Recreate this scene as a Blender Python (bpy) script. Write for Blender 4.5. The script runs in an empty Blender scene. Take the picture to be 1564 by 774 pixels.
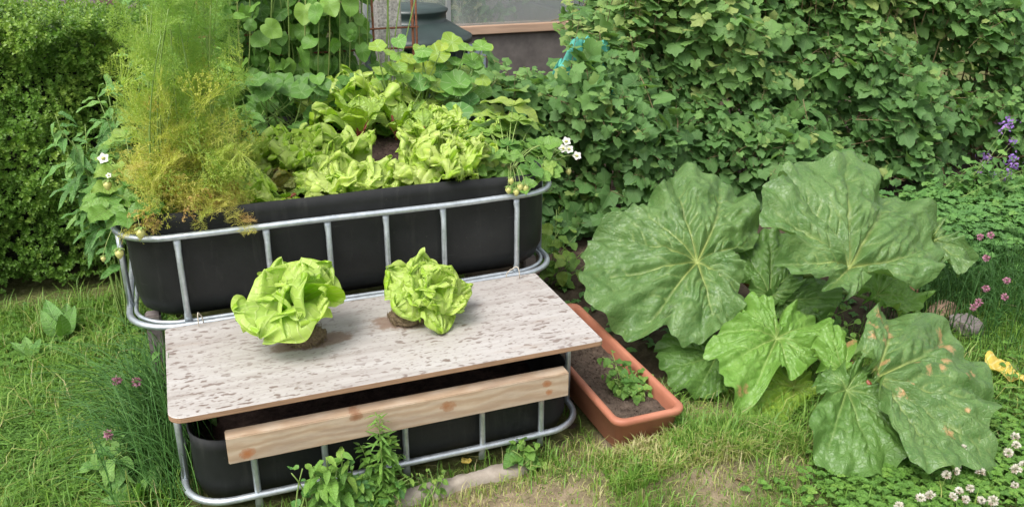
import bpy, math, random
import numpy as np
from mathutils import Vector, Matrix
C = bpy.context.scene.collection
RNG = np.random.default_rng(7)
random.seed(7)
# ------------------------------------------------------------------ camera
IW, IH, FPX = 1564.0, 774.0, 1338.7
CAM = np.array([-0.4012, -2.2063, 1.3674])
YAW, PITCH, ROLL = 0.3662, 0.3879, 0.0033
_f = np.array([math.sin(YAW)*math.cos(PITCH), math.cos(YAW)*math.cos(PITCH), -math.sin(PITCH)])
_r = np.array([math.cos(YAW), -math.sin(YAW), 0.0]); _u = np.cross(_r, _f)
CR = _r*math.cos(ROLL)+_u*math.sin(ROLL); CU = -_r*math.sin(ROLL)+_u*math.cos(ROLL); CF = _f
cd = bpy.data.cameras.new('camera'); cam = bpy.data.objects.new('camera', cd); C.objects.link(cam)
cd.sensor_width = 36.0; cd.lens = 36.0*FPX/IW; cd.clip_start = 0.05; cd.clip_end = 600
cam.matrix_world = Matrix(((CR[0], CU[0], -CF[0], CAM[0]), (CR[1], CU[1], -CF[1], CAM[1]), (CR[2], CU[2], -CF[2], CAM[2]), (0, 0, 0, 1)))
bpy.context.scene.camera = cam
# ------------------------------------------------------------------ light: bright overcast
SUN_EL, SUN_AZ = math.radians(58), math.radians(238)     # azimuth clockwise from +Y
sc = bpy.context.scene
w = bpy.data.worlds.new('World'); sc.world = w; w.use_nodes = True
nt = w.node_tree; bg = nt.nodes['Background']
sky = nt.nodes.new('ShaderNodeTexSky'); sky.sky_type = 'NISHITA'; sky.sun_disc = False
sky.sun_elevation = SUN_EL; sky.sun_rotation = SUN_AZ; sky.dust_density = 4.0; sky.air_density = 1.0; sky.ozone_density = 1.0
hs = nt.nodes.new('ShaderNodeHueSaturation'); hs.inputs['Saturation'].default_value = 0.25
nt.links.new(sky.outputs[0], hs.inputs['Color']); nt.links.new(hs.outputs[0], bg.inputs['Color'])
bg.inputs['Strength'].default_value = 0.15
sl = bpy.data.lights.new('sun', 'SUN'); sl.energy = 1.2; sl.angle = math.radians(28); sl.color = (1.0, 0.965, 0.91)
so = bpy.data.objects.new('sun', sl); C.objects.link(so)
sd = Vector((math.sin(SUN_AZ)*math.cos(SUN_EL), math.cos(SUN_AZ)*math.cos(SUN_EL), math.sin(SUN_EL)))
so.rotation_euler = sd.to_track_quat('Z', 'Y').to_euler(); so.location = sd*20
sc.view_settings.view_transform = 'Standard'; sc.view_settings.look = 'None'
sc.view_settings.exposure = 0.92; sc.view_settings.gamma = 1; sc.view_settings.use_curve_mapping = False

# ------------------------------------------------------------------ helpers
def at(x, y, Z=None, Y=None, X=None):
    """point on the line of sight of a photo pixel at a given height / depth"""
    d = CF + CR*(x-IW/2)/FPX - CU*(y-IH/2)/FPX
    if Z is not None: t = (Z-CAM[2])/d[2]
    elif Y is not None: t = (Y-CAM[1])/d[1]
    else: t = (X-CAM[0])/d[0]
    return CAM + d*t
def nrm(v):
    v = np.asarray(v, float); return v/np.maximum(np.linalg.norm(v, axis=-1, keepdims=True), 1e-9)
def noise(P, freq=1.0, seed=0, octv=3):
    """cheap smooth noise in about -1..1"""
    P = np.atleast_2d(np.asarray(P, float)); r = np.random.default_rng(seed+1000)
    out = np.zeros(len(P)); amp = 1.0; tot = 0
    for o in range(octv):
        acc = np.zeros(len(P))
        for k in range(5):
            d = r.normal(size=P.shape[1]); d /= np.linalg.norm(d)
            acc += np.sin(P@d*freq*r.uniform(.7, 1.5)*2*math.pi+r.uniform(0, 6.28))
        out += amp*acc/2.6; tot += amp; amp *= .5; freq *= 2.1
    return np.clip(out/tot*1.2, -1, 1)
def tag(o, label=None, cat=None, group=None, kind=None):
    if label: o['label'] = label
    if cat: o['category'] = cat
    if group: o['group'] = group
    if kind: o['kind'] = kind
    return o
def thing(name, loc, label, cat, group=None):
    o = bpy.data.objects.new(name, None); C.objects.link(o); o.location = tuple(float(a) for a in loc)
    o.empty_display_size = .05
    return tag(o, label, cat, group)
def link(name, me, mat, parent=None):
    o = bpy.data.objects.new(name, me); C.objects.link(o)
    if mat is not None: me.materials.append(mat)
    if parent is not None:
        o.parent = parent; o.matrix_parent_inverse = Matrix.Translation(-parent.location)
    return o
def mesh_np(V, F, smooth=True, attrs=None, uv=None):
    """V (n,3), F list/array of tris or quads (array m x k) or list of lists"""
    me = bpy.data.meshes.new('m')
    V = np.asarray(V, np.float32)
    if isinstance(F, np.ndarray):
        k = F.shape[1]; m = len(F)
        me.vertices.add(len(V)); me.vertices.foreach_set('co', V.ravel())
        me.loops.add(m*k); me.loops.foreach_set('vertex_index', F.astype(np.int32).ravel())
        me.polygons.add(m); me.polygons.foreach_set('loop_start', np.arange(0, m*k, k, dtype=np.int32))
        try: me.polygons.foreach_set('loop_total', np.full(m, k, dtype=np.int32))
        except Exception: pass
        li = F.ravel()
    else:
        me.from_pydata([tuple(map(float, v)) for v in V], [], [tuple(int(i) for i in f) for f in F]); 
        li = np.array([i for f in F for i in f])
    if uv is not None:
        l = me.uv_layers.new(name='UVMap'); l.data.foreach_set('uv', np.asarray(uv, np.float32)[li].ravel())
    if attrs:
        for n, a in attrs.items():
            at_ = me.attributes.new(n, 'FLOAT', 'POINT'); at_.data.foreach_set('value', np.asarray(a, np.float32))
    me.update(calc_edges=True); me.validate()
    me.polygons.foreach_set('use_smooth', np.full(len(me.polygons), smooth))
    return me
class Soup:
    def __init__(s): s.V = []; s.F = []; s.T = []; s.U = []; s.n = 0
    def raw(s, V, F, tint=0.5, uv=None):
        V = np.asarray(V, float); F = np.asarray(F, int)
        s.V.append(V); s.F.append(F+s.n); s.T.append(np.broadcast_to(np.asarray(tint, float), (len(V),)))
        s.U.append(np.zeros((len(V), 2)) if uv is None else uv); s.n += len(V)
    def add(s, proto, pos, fwd, nor, scale, tint):
        PV, PF, PU = proto[:3]
        pos = np.atleast_2d(pos).astype(float); N = len(pos)
        fwd = np.broadcast_to(np.atleast_2d(fwd), (N, 3)); nor = np.broadcast_to(np.atleast_2d(nor), (N, 3))
        f = nrm(fwd); sd_ = nrm(np.cross(f, nor)); n_ = np.cross(sd_, f)
        scale = np.broadcast_to(np.asarray(scale, float).reshape(-1, 1), (N, 1))
        tint = np.broadcast_to(np.asarray(tint, float), (N,))
        Q = PV[None]*scale[:, :, None]
        W = pos[:, None]+Q[..., 0:1]*sd_[:, None]+Q[..., 1:2]*f[:, None]+Q[..., 2:3]*n_[:, None]
        k = len(PV)
        s.V.append(W.reshape(-1, 3)); s.F.append((PF[None]+(np.arange(N)*k)[:, None, None]).reshape(-1, 3)+s.n)
        pt = proto[3] if len(proto) > 3 else np.zeros(k)
        s.T.append((tint[:, None]+pt[None]).ravel()); s.U.append(np.tile(PU, (N, 1))); s.n += N*k
    def tube(s, pts, r0, r1=None, sides=4, tint=0.5):
        pts = np.asarray(pts, float); r1 = r0 if r1 is None else r1; n = len(pts)
        rad = np.linspace(r0, r1, n); d = nrm(np.gradient(pts, axis=0))
        ref = np.array([0, 0, 1.0]) if abs(d[0][2]) < .9 else np.array([1.0, 0, 0])
        a = nrm(np.cross(d, ref)); b = np.cross(d, a)
        ang = np.arange(sides)*2*math.pi/sides
        V = (pts[:, None]+rad[:, None, None]*(np.cos(ang)[None, :, None]*a[:, None]+np.sin(ang)[None, :, None]*b[:, None])).reshape(-1, 3)
        F = []
        for i in range(n-1):
            for j in range(sides):
                p, q = i*sides+j, i*sides+(j+1) % sides
                F += [(p, q, q+sides), (p, q+sides, p+sides)]
        for j in range(1, sides-1):
            F += [(0, j+1, j), ((n-1)*sides, (n-1)*sides+j, (n-1)*sides+j+1)]
        s.raw(V, F, tint)
    def build(s, name, mat, parent=None, smooth=True):
        if not s.V: return None
        me = mesh_np(np.concatenate(s.V), np.concatenate(s.F), smooth, {'tint': np.concatenate(s.T)}, np.concatenate(s.U))
        return link(name, me, mat, parent)
def bez(p0, p1, p2, n=6):
    t = np.linspace(0, 1, n)[:, None]; p0, p1, p2 = map(np.asarray, (p0, p1, p2))
    return (1-t)**2*p0+2*t*(1-t)*p1+t*t*p2
# leaf prototypes --------------------------------------------------
def fan(rfun, n=24, rings=(.5, 1.0), zfun=None, origin=(0, 0), close=True):
    """polar leaf around its vein junction; angle 0 = tip (+y)"""
    th = np.linspace(-math.pi, math.pi, n, endpoint=False)+.0001
    V = [(0, 0)]; 
    for k in rings:
        for t in th:
            r = rfun(t)*k; V.append((r*math.sin(t), r*math.cos(t)))
    V = np.array(V); z = zfun(V[:, 0], V[:, 1]) if zfun else np.zeros(len(V))
    F = [(0, 1+(j+1) % n, 1+j) for j in range(n)]
    for i in range(len(rings)-1):
        a, b = 1+i*n, 1+(i+1)*n
        for j in range(n):
            k = (j+1) % n; F += [(a+j, a+k, b+k), (a+j, b+k, b+j)]
    P = np.column_stack([V+np.array(origin), z])
    return P, np.array(F), V.copy()
def interp_r(ctrl):
    a = np.array([c[0] for c in ctrl])*math.pi/180; r = np.array([c[1] for c in ctrl])
    return lambda t: float(np.interp(abs(t), a, r))
def currant_proto(seed, fold=.12):
    R = np.random.default_rng(seed)
    c = interp_r([(0, .74), (10, .70), (22, .57), (30, .545), (42, .60), (52, .64), (62, .59), (80, .48), (92, .48), (110, .53), (120, .51), (145, .44), (165, .30), (180, .10)])
    ph = R.uniform(0, 6)
    rf = lambda t: c(t)*(1+.07*math.sin(23*t+ph))
    z = lambda x, y: -.25*(x*x+y*y)+fold*np.abs(x)*.8-.16*np.abs(np.sin(np.arctan2(x, y)*3.2))*np.hypot(x, y)*.5+.05*np.sin(x*7+ph)
    return fan(rf, 34, (.5, 1.0), z)
def round_proto(seed, cup=.15, wav=.05):
    R = np.random.default_rng(seed); p1, p2 = R.uniform(0, 6, 2)
    rf = lambda t: .5*(1+wav*math.sin(3*t+p1)+.03*math.sin(7*t+p2))*(1-.16*math.exp(-((abs(t)-math.pi)/.35)**2))
    z = lambda x, y: cup*(x*x+y*y)*1.6+.06*np.sin(np.arctan2(x, y)*4+p1)*np.hypot(x, y)*1.5-.15*y*y*R.uniform(0, 1)
    return fan(rf, 26, (.35, .7, 1.0), z)
def blade_leaf(seed, w=.3, nu=8, nv=4, droop=.25, fold=.3, tooth=.0, tk=9, tipsharp=1.0, wav=0.02):
    """ovate/lanceolate pinnate leaf, length 1 along +y from the origin"""
    R = np.random.default_rng(seed); ph = R.uniform(0, 6)
    us = np.linspace(0, 1, nu+1); vs = np.linspace(-1, 1, nv+1); V = []; U = []
    for i, u in enumerate(us):
        ww = w*(math.sin(math.pi*min(1, u**.75))**(.8*tipsharp)) if 0 < u < 1 else 0.004
        if tooth: ww *= 1+tooth*(1 if i % 2 else -1)
        for v in vs:
            x = v*ww; y = u-abs(v)*ww*.25*(1-u)
            zz = fold*abs(x)-droop*u*u+wav*math.sin(u*14+ph+v*2)*abs(v)
            V.append((x, y, zz)); U.append((x, u))
    k = nv+1; F = []
    for i in range(nu):
        for j in range(nv):
            a = i*k+j; F += [(a, a+1, a+k+1), (a, a+k+1, a+k)]
    return np.array(V), np.array(F), np.array(U)
def merge(protos):
    V = []; F = []; U = []; T = []; n = 0
    for p, M, o, s, t in protos:
        V.append(p[0]*s@M.T+o); F.append(p[1]+n); U.append(p[2]); T.append(np.full(len(p[0]), t)); n += len(p[0])
    return np.concatenate(V), np.concatenate(F), np.concatenate(U), np.concatenate(T)
def basis(f, n):
    f = nrm(f); s_ = nrm(np.cross(f, n)); n = np.cross(s_, f); return np.column_stack([s_, f, n])

# ------------------------------------------------------------------ materials
def newmat(name):
    m = bpy.data.materials.new(name); m.use_nodes = True; t = m.node_tree
    return m, t, t.nodes['Principled BSDF'], t.links, t.nodes
def N(t, ty, **kw):
    n = t.nodes.new(ty)
    for k, v in kw.items(): setattr(n, k, v)
    return n
def inp(n, **kw):
    for k, v in kw.items(): n.inputs[k.replace('_', ' ')].default_value = v
    return n
def col(c): return (c[0], c[1], c[2], 1)
def mixc(t, fac, a, b, mode='MIX'):
    m = N(t, 'ShaderNodeMix'); m.data_type = 'RGBA'; m.blend_type = mode
    for sock, v in ((0, fac), (6, a), (7, b)):
        if isinstance(v, (tuple, list)): m.inputs[sock].default_value = col(v)
        elif isinstance(v, (int, float)): m.inputs[sock].default_value = v
        else: t.links.new(v, m.inputs[sock])
    return m.outputs[2]
def maths(t, op, a, b=None, c=None, clamp=False):
    m = N(t, 'ShaderNodeMath', operation=op); m.use_clamp = clamp
    for i, v in enumerate((a, b, c)):
        if v is None: continue
        if isinstance(v, (int, float)): m.inputs[i].default_value = v
        else: t.links.new(v, m.inputs[i])
    return m.outputs[0]
def noisetex(t, scale, detail=4, rough=.6, vec=None, dist=0):
    n = N(t, 'ShaderNodeTexNoise'); n.inputs['Scale'].default_value = scale; n.inputs['Detail'].default_value = detail
    n.inputs['Roughness'].default_value = rough; n.inputs['Distortion'].default_value = dist
    if vec is not None: t.links.new(vec, n.inputs['Vector'])
    return n.outputs['Fac']
def objco(t, scale=(1, 1, 1)):
    tc = N(t, 'ShaderNodeTexCoord'); mp = N(t, 'ShaderNodeMapping'); mp.inputs['Scale'].default_value = scale
    t.links.new(tc.outputs['Object'], mp.inputs['Vector']); return mp.outputs[0]
def ramp(t, fac, stops, interp='LINEAR'):
    r = N(t, 'ShaderNodeValToRGB'); e = r.color_ramp; e.interpolation = interp
    while len(e.elements) < len(stops): e.elements.new(.5)
    for el, (p, c) in zip(e.elements, stops): el.position = p; el.color = col(c) if len(c) == 3 else c
    t.links.new(fac, r.inputs[0]); return r.outputs[0]
def bump(t, b, h, strength=.5, dist=.01):
    n = N(t, 'ShaderNodeBump'); n.inputs['Strength'].default_value = strength; n.inputs['Distance'].default_value = dist
    t.links.new(h, n.inputs['Height']); t.links.new(n.outputs[0], b.inputs['Normal']); return n
def attr(t, name):
    a = N(t, 'ShaderNodeAttribute'); a.attribute_name = name; return a.outputs['Fac']
def leafmat(name, stops, vein=(.3, .45, .15), vtype=None, k=7, rough=.42, trans=.3, spec=.4, backmix=.35, back=(.2, .3, .12), vstr=.5, vw=.03, bstr=.3, nscale=60, blem=None):
    """stops: colour ramp over the tint attribute"""
    m, t, b, L, ns = newmat(name)
    base = ramp(t, attr(t, 'tint'), stops)
    nf = noisetex(t, nscale, 3)
    base = mixc(t, maths(t, 'MULTIPLY', nf, .55), base, [c*.55 for c in stops[len(stops)//2][1]])
    if blem is not None:
        bf = ramp(t, noisetex(t, 26, 4, .7), [(.66, (0, 0, 0)), (.74, (1, 1, 1))]); base = mixc(t, bf, base, blem)
    hgt = nf
    if vtype:
        uv = N(t, 'ShaderNodeUVMap'); sp = N(t, 'ShaderNodeSeparateXYZ'); L.new(uv.outputs[0], sp.inputs[0])
        x, y = sp.outputs[0], sp.outputs[1]
        if vtype == 'radial':
            ang = maths(t, 'ARCTAN2', x, y); r = maths(t, 'SQRT', maths(t, 'ADD', maths(t, 'MULTIPLY', x, x), maths(t, 'MULTIPLY', y, y)))
            a = maths(t, 'MULTIPLY', ang, k/(2*math.pi)); fr = maths(t, 'ABSOLUTE', maths(t, 'SUBTRACT', a, maths(t, 'ROUND', a)))
            d = maths(t, 'MULTIPLY', maths(t, 'MULTIPLY', fr, 2*math.pi/k), r)
        else:
            ax = maths(t, 'ABSOLUTE', x); q = maths(t, 'MULTIPLY', maths(t, 'SUBTRACT', y, maths(t, 'MULTIPLY', ax, .7)), k)
            fr = maths(t, 'ABSOLUTE', maths(t, 'SUBTRACT', q, maths(t, 'ROUND', q)))
            d = maths(t, 'MINIMUM', ax, maths(t, 'MULTIPLY', fr, 1.0/k))
        vm = maths(t, 'SUBTRACT', 1.0, maths(t, 'DIVIDE', d, vw), clamp=True)
        base = mixc(t, maths(t, 'MULTIPLY', vm, vstr), base, vein)
        hgt = maths(t, 'SUBTRACT', nf, maths(t, 'MULTIPLY', vm, .7))
    geo = N(t, 'ShaderNodeNewGeometry')
    base = mixc(t, maths(t, 'MULTIPLY', geo.outputs['Backfacing'], backmix), base, back)
    L.new(base, b.inputs['Base Color']); b.inputs['Roughness'].default_value = rough; b.inputs['Specular IOR Level'].default_value = spec
    bump(t, b, hgt, bstr, .004)
    tr = N(t, 'ShaderNodeBsdfTranslucent'); 
    tcol = mixc(t, 1.0, base, (1.0, 1.15, .5), 'MULTIPLY'); L.new(tcol, tr.inputs['Color'])
    mx = N(t, 'ShaderNodeMixShader'); mx.inputs[0].default_value = trans
    L.new(b.outputs[0], mx.inputs[1]); L.new(tr.outputs[0], mx.inputs[2])
    L.new(mx.outputs[0], ns['Material Output'].inputs['Surface'])
    return m
def plain(name, c, rough=.6, metal=0, nscale=30, var=.4, bs=.3, bd=.003, spec=.5, c2=None, stretch=(1, 1, 1), det=5):
    m, t, b, L, ns = newmat(name)
    nf = noisetex(t, nscale, det, .6, objco(t, stretch))
    c2 = c2 or [x*(1-var) for x in c]
    L.new(ramp(t, nf, [(.3, c2), (.7, c)]), b.inputs['Base Color'])
    b.inputs['Roughness'].default_value = rough; b.inputs['Metallic'].default_value = metal; b.inputs['Specular IOR Level'].default_value = spec
    if bs: bump(t, b, nf, bs, bd)
    return m
M = {}
# greens
M['box'] = leafmat('box_leaf', [(0, (.085, .19, .03)), (.5, (.18, .34, .055)), (1, (.36, .50, .09))], rough=.38, trans=.34, bstr=0, nscale=9)
M['currant'] = leafmat('currant_leaf', [(0, (.055, .145, .045)), (.5, (.115, .255, .072)), (.85, (.21, .38, .10)), (1, (.36, .43, .13))], vein=(.23, .36, .13), vtype='radial', k=7, vw=.02, vstr=.55, rough=.6, trans=.36, back=(.24, .36, .13), backmix=.5, nscale=25, bstr=.5)
M['bean'] = leafmat('round_leaf', [(0, (.07, .18, .03)), (.5, (.15, .32, .05)), (1, (.28, .45, .07))], vein=(.3, .47, .17), vtype='radial', k=9, vw=.014, vstr=.5, rough=.5, trans=.3, nscale=20)
M['nast'] = leafmat('nasturtium_leaf', [(0, (.09, .26, .07)), (.5, (.19, .38, .06)), (1, (.42, .52, .06))], vein=(.45, .6, .3), vtype='radial', k=9, vw=.016, vstr=.6, rough=.5, trans=.3, nscale=15)
M['straw'] = leafmat('strawberry_leaf', [(0, (.08, .23, .04)), (.5, (.2, .38, .06)), (1, (.42, .52, .1))], vein=(.4, .5, .2), vtype='pinnate', k=9, vw=.012, vstr=.5, trans=.28, nscale=30, bstr=.6)
M['broad'] = leafmat('broad_leaf', [(0, (.06, .18, .04)), (.5, (.13, .31, .065)), (1, (.24, .43, .09))], vein=(.3, .45, .2), vtype='pinnate', k=7, vw=.02, vstr=.5, trans=.25, rough=.5, nscale=25, bstr=.6)
M['mint'] = leafmat('mint_leaf', [(0, (.07, .19, .03)), (.5, (.16, .35, .05)), (1, (.3, .48, .08))], vein=(.3, .45, .14), vtype='pinnate', k=8, vw=.02, vstr=.45, trans=.25, nscale=30, bstr=.6)
M['lettuce'] = leafmat('lettuce_leaf', [(0, (.25, .48, .03)), (.5, (.45, .68, .055)), (1, (.70, .82, .20))], vein=(.75, .8, .38), vtype='pinnate', k=6, vw=.02, vstr=.4, rough=.36, trans=.42, spec=.45, back=(.62, .70, .25), backmix=.4, nscale=14, bstr=.5)
M['lettuce_red'] = leafmat('red_tinged_lettuce_leaf', [(0, (.22, .38, .05)), (.5, (.36, .46, .06)), (.85, (.32, .16, .06)), (1, (.26, .07, .05))], vein=(.5, .5, .2), vtype='pinnate', k=6, vw=.02, vstr=.3, rough=.38, trans=.3, nscale=20, bstr=.5)
M['chard'] = leafmat('beet_leaf', [(0, (.22, .42, .03)), (.5, (.38, .58, .045)), (1, (.56, .70, .09))], vein=(.5, .6, .2), vtype='pinnate', k=6, vw=.02, vstr=.45, rough=.33, trans=.32, nscale=14, bstr=.7)
M['grass'] = leafmat('grass_blade', [(0, (.065, .17, .022)), (.4, (.135, .30, .04)), (.7, (.25, .42, .065)), (.85, (.48, .45, .16)), (1, (.58, .49, .27))], rough=.5, trans=.3, bstr=0, nscale=8, backmix=0)
M['chive'] = leafmat('chive_blade', [(0, (.035, .12, .025)), (.5, (.08, .21, .05)), (.9, (.16, .33, .07)), (1, (.4, .42, .1))], rough=.4, trans=.12, bstr=0, backmix=0)
M['dill'] = leafmat('dill_thread', [(0, (.24, .46, .12)), (.35, (.42, .60, .13)), (.6, (.66, .66, .16)), (.85, (.76, .58, .22)), (1, (.70, .42, .20))], rough=.6, trans=.45, bstr=0, backmix=0)
M['stem'] = leafmat('green_stem', [(0, (.12, .25, .05)), (.5, (.26, .38, .10)), (1, (.42, .42, .16))], rough=.5, trans=.05, bstr=0, backmix=0)
M['stem_brown'] = leafmat('woody_stem', [(0, (.10, .07, .04)), (.5, (.22, .16, .08)), (1, (.38, .30, .15))], rough=.7, trans=0.0, bstr=.4, backmix=0)
M['stem_red'] = leafmat('red_stalk', [(0, (.25, .03, .03)), (.5, (.32, .10, .05)), (1, (.40, .30, .12))], rough=.4, trans=.05, bstr=0, backmix=0)
M['petal_w'] = leafmat('white_petal', [(0, (.74, .72, .66)), (1, (.84, .83, .80))], rough=.6, trans=.2, bstr=0, backmix=0)
M['petal_clover'] = leafmat('clover_petal', [(0, (.48, .28, .22)), (.35, (.72, .64, .55)), (1, (.85, .83, .78))], rough=.6, trans=.2, bstr=0, backmix=0)
M['petal_pink'] = leafmat('pink_petal', [(0, (.38, .14, .22)), (1, (.62, .32, .42))], rough=.6, trans=.2, bstr=0, backmix=0)
M['petal_purple'] = leafmat('purple_petal', [(0, (.24, .10, .42)), (.6, (.38, .22, .68)), (1, (.50, .28, .48))], rough=.6, trans=.2, bstr=0, backmix=0)
M['berry'] = plain('unripe_berry', (.62, .58, .22), .4, nscale=120, var=.4, bs=.8, bd=.002, c2=(.42, .44, .12))
# hard materials
def m_steel():
    m, t, b, L, ns = newmat('galvanised_steel')
    v = N(t, 'ShaderNodeTexVoronoi'); v.inputs['Scale'].default_value = 90; L.new(objco(t), v.inputs['Vector'])
    nf = noisetex(t, 35, 5, .7, objco(t))
    c = mixc(t, maths(t, 'MULTIPLY', v.outputs['Distance'], .35), ramp(t, nf, [(.3, (.36, .40, .43)), (.7, (.56, .61, .65))]), (.75, .78, .80))
    L.new(c, b.inputs['Base Color']); b.inputs['Metallic'].default_value = .75
    L.new(maths(t, 'ADD', maths(t, 'MULTIPLY', nf, .3), .27), b.inputs['Roughness']); bump(t, b, nf, .25, .001); return m
M['steel'] = m_steel()
def m_steel_rusty():
    m = M['steel'].copy(); m.name = 'galvanised_steel_with_rust_stain'; t = m.node_tree; b = t.nodes['Principled BSDF']
    src = b.inputs['Base Color'].links[0].from_socket
    sp = N(t, 'ShaderNodeSeparateXYZ'); tc = N(t, 'ShaderNodeTexCoord'); t.links.new(tc.outputs['Object'], sp.inputs[0])
    z = maths(t, 'ADD', sp.outputs[2], maths(t, 'MULTIPLY', noisetex(t, 70, 3), .05))
    f = ramp(t, maths(t, 'MULTIPLY', z, 1.0), [(.185, (0, 0, 0)), (.225, (1, 1, 1))])
    t.links.new(mixc(t, f, src, (.42, .16, .07)), b.inputs['Base Color'])
    t.links.new(maths(t, 'SUBTRACT', .75, maths(t, 'MULTIPLY', f, .7), clamp=True), b.inputs['Metallic']); return m
M['steel_rust'] = m_steel_rusty()
def m_plastic():
    m, t, b, L, ns = newmat('black_plastic')
    nf = noisetex(t, 6, 6, .65, objco(t)); n2 = noisetex(t, 130, 3, .6, objco(t)); n3 = noisetex(t, 5, 5, .7, objco(t, (6, 6, .8)))
    c = ramp(t, nf, [(.35, (.009, .010, .010)), (.75, (.020, .021, .021))])
    dust = ramp(t, n2, [(.70, (0, 0, 0)), (.78, (1, 1, 1))])
    c = mixc(t, maths(t, 'MULTIPLY', dust, .4), c, (.16, .15, .13))
    sc1 = ramp(t, noisetex(t, 60, 3, .6, objco(t, (.12, .12, 3)), .4), [(.70, (0, 0, 0)), (.74, (.3, .3, .3))]); c = mixc(t, sc1, c, (.12, .12, .115))
    c = mixc(t, ramp(t, n3, [(.55, (0, 0, 0)), (.9, (.35, .35, .35))]), c, (.09, .09, .08))
    L.new(c, b.inputs['Base Color']); L.new(maths(t, 'ADD', maths(t, 'MULTIPLY', nf, .3), .36), b.inputs['Roughness'])
    b.inputs['Specular IOR Level'].default_value = .3; bump(t, b, nf, .4, .006); return m
M['plastic'] = m_plastic()
def m_board():
    m, t, b, L, ns = newmat('weathered_board_face')
    o = objco(t)
    wood = ramp(t, noisetex(t, 3.0, 6, .7, objco(t, (1, 9, 1))), [(.3, (.31, .275, .25)), (.5, (.41, .38, .355)), (.7, (.475, .455, .435))])
    s1 = ramp(t, noisetex(t, 46, 1.5, .4, objco(t, (1, 2.0, 1)), .1), [(.60, (0, 0, 0)), (.665, (1, 1, 1))])
    s2 = ramp(t, noisetex(t, 85, 1.5, .4, objco(t, (1, 2.0, 1))), [(.62, (0, 0, 0)), (.68, (1, 1, 1))])
    big = ramp(t, noisetex(t, 3.5, 3, .6, o), [(.35, (.35, .35, .35)), (.65, (1, 1, 1))])
    c = mixc(t, maths(t, 'MULTIPLY', s1, maths(t, 'MULTIPLY', big, .95)), wood, (.15, .105, .085))
    c = mixc(t, maths(t, 'MULTIPLY', s2, .5), c, (.17, .13, .11))
    stain = ramp(t, noisetex(t, 5, 5, .7, objco(t, (.8, 2.5, 1))), [(.60, (0, 0, 0)), (.78, (.5, .5, .5))])
    c = mixc(t, stain, c, (.33, .24, .18))
    # wet soil marks around the two root balls (real dirt on the face)
    for (x, y, rx, ry) in STAINS:
        mp = N(t, 'ShaderNodeMapping'); tc = N(t, 'ShaderNodeTexCoord'); L.new(tc.outputs['Object'], mp.inputs['Vector'])
        mp.inputs['Location'].default_value = (-x/rx, -y/ry, 0); mp.inputs['Scale'].default_value = (1/rx, 1/ry, .0)
        g = N(t, 'ShaderNodeTexGradient'); g.gradient_type = 'SPHERICAL'; L.new(mp.outputs[0], g.inputs[0])
        f = maths(t, 'ADD', g.outputs['Fac'], maths(t, 'MULTIPLY', maths(t, 'SUBTRACT', noisetex(t, 22, 4, .7, o), .5), 1.1))
        c = mixc(t, ramp(t, f, [(.22, (0, 0, 0)), (.42, (.75, .75, .75))]), c, (.20, .12, .075))
    L.new(c, b.inputs['Base Color']); b.inputs['Roughness'].default_value = .42; b.inputs['Specular IOR Level'].default_value = .45
    bump(t, b, noisetex(t, 60, 4, .6, objco(t, (1, 3, 1))), .25, .002); return m
RB1 = at(468, 522, Z=.342); RB2 = at(622, 490, Z=.342)
STAINS = [(RB1[0]+.015, RB1[1]-.0, .15, .055), (RB2[0]-.01, RB2[1]+.01, .13, .07)]
M['board'] = m_board()
M['ply_edge'] = plain('plywood_edge', (.42, .25, .15), .7, nscale=60, var=.5, stretch=(.3, .3, 8))
def m_pine():
    m, t, b, L, ns = newmat('sawn_pine')
    wv = N(t, 'ShaderNodeTexWave'); wv.wave_type = 'BANDS'; wv.bands_direction = 'Z'; wv.inputs['Scale'].default_value = 14; wv.inputs['Distortion'].default_value = 9
    wv.inputs['Detail'].default_value = 4; wv.inputs['Detail Scale'].default_value = 1.4; L.new(objco(t, (.35, 1, 1)), wv.inputs['Vector'])
    c = ramp(t, wv.outputs['Fac'], [(0, (.40, .28, .18)), (.5, (.47, .35, .24)), (1, (.52, .41, .30))])
    n2 = noisetex(t, 8, 6, .7, objco(t, (.5, 1, 2)))
    c = mixc(t, ramp(t, n2, [(.42, (0, 0, 0)), (.75, (.8, .8, .8))]), c, (.27, .20, .155))
    fs = noisetex(t, 120, 3, .6, objco(t, (.15, 1, 1))); c = mixc(t, maths(t, 'MULTIPLY', fs, .35), c, (.36, .28, .21))
    for (x, z, r, cc) in ((-.365, .222, .024, (.50, .18, .06)), (-.12, .262, .02, (.34, .15, .07)), (.10, .242, .024, (.42, .18, .07)), (.355, .25, .016, (.45, .18, .07)), (.362, .225, .014, (.48, .2, .08))):
        mp = N(t, 'ShaderNodeMapping'); tc = N(t, 'ShaderNodeTexCoord'); L.new(tc.outputs['Object'], mp.inputs['Vector'])
        rx, rz = r*1.2, r*.9; mp.inputs['Location'].default_value = (-x/rx, 0, -z/rz); mp.inputs['Scale'].default_value = (1/rx, 0, 1/rz)
        g = N(t, 'ShaderNodeTexGradient'); g.gradient_type = 'SPHERICAL'; L.new(mp.outputs[0], g.inputs[0])
        f = maths(t, 'ADD', g.outputs['Fac'], maths(t, 'MULTIPLY', maths(t, 'SUBTRACT', noisetex(t, 45, 4, .7, objco(t)), .5), 1.3))
        c = mixc(t, ramp(t, f, [(.3, (0, 0, 0)), (.42, (.5, .5, .5)), (.9, (.9, .9, .9))]), c, [q*.72 for q in cc])
    L.new(c, b.inputs['Base Color']); b.inputs['Roughness'].default_value = .72; b.inputs['Specular IOR Level'].default_value = .3
    bump(t, b, fs, .35, .002); return m
M['pine'] = m_pine()
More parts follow.
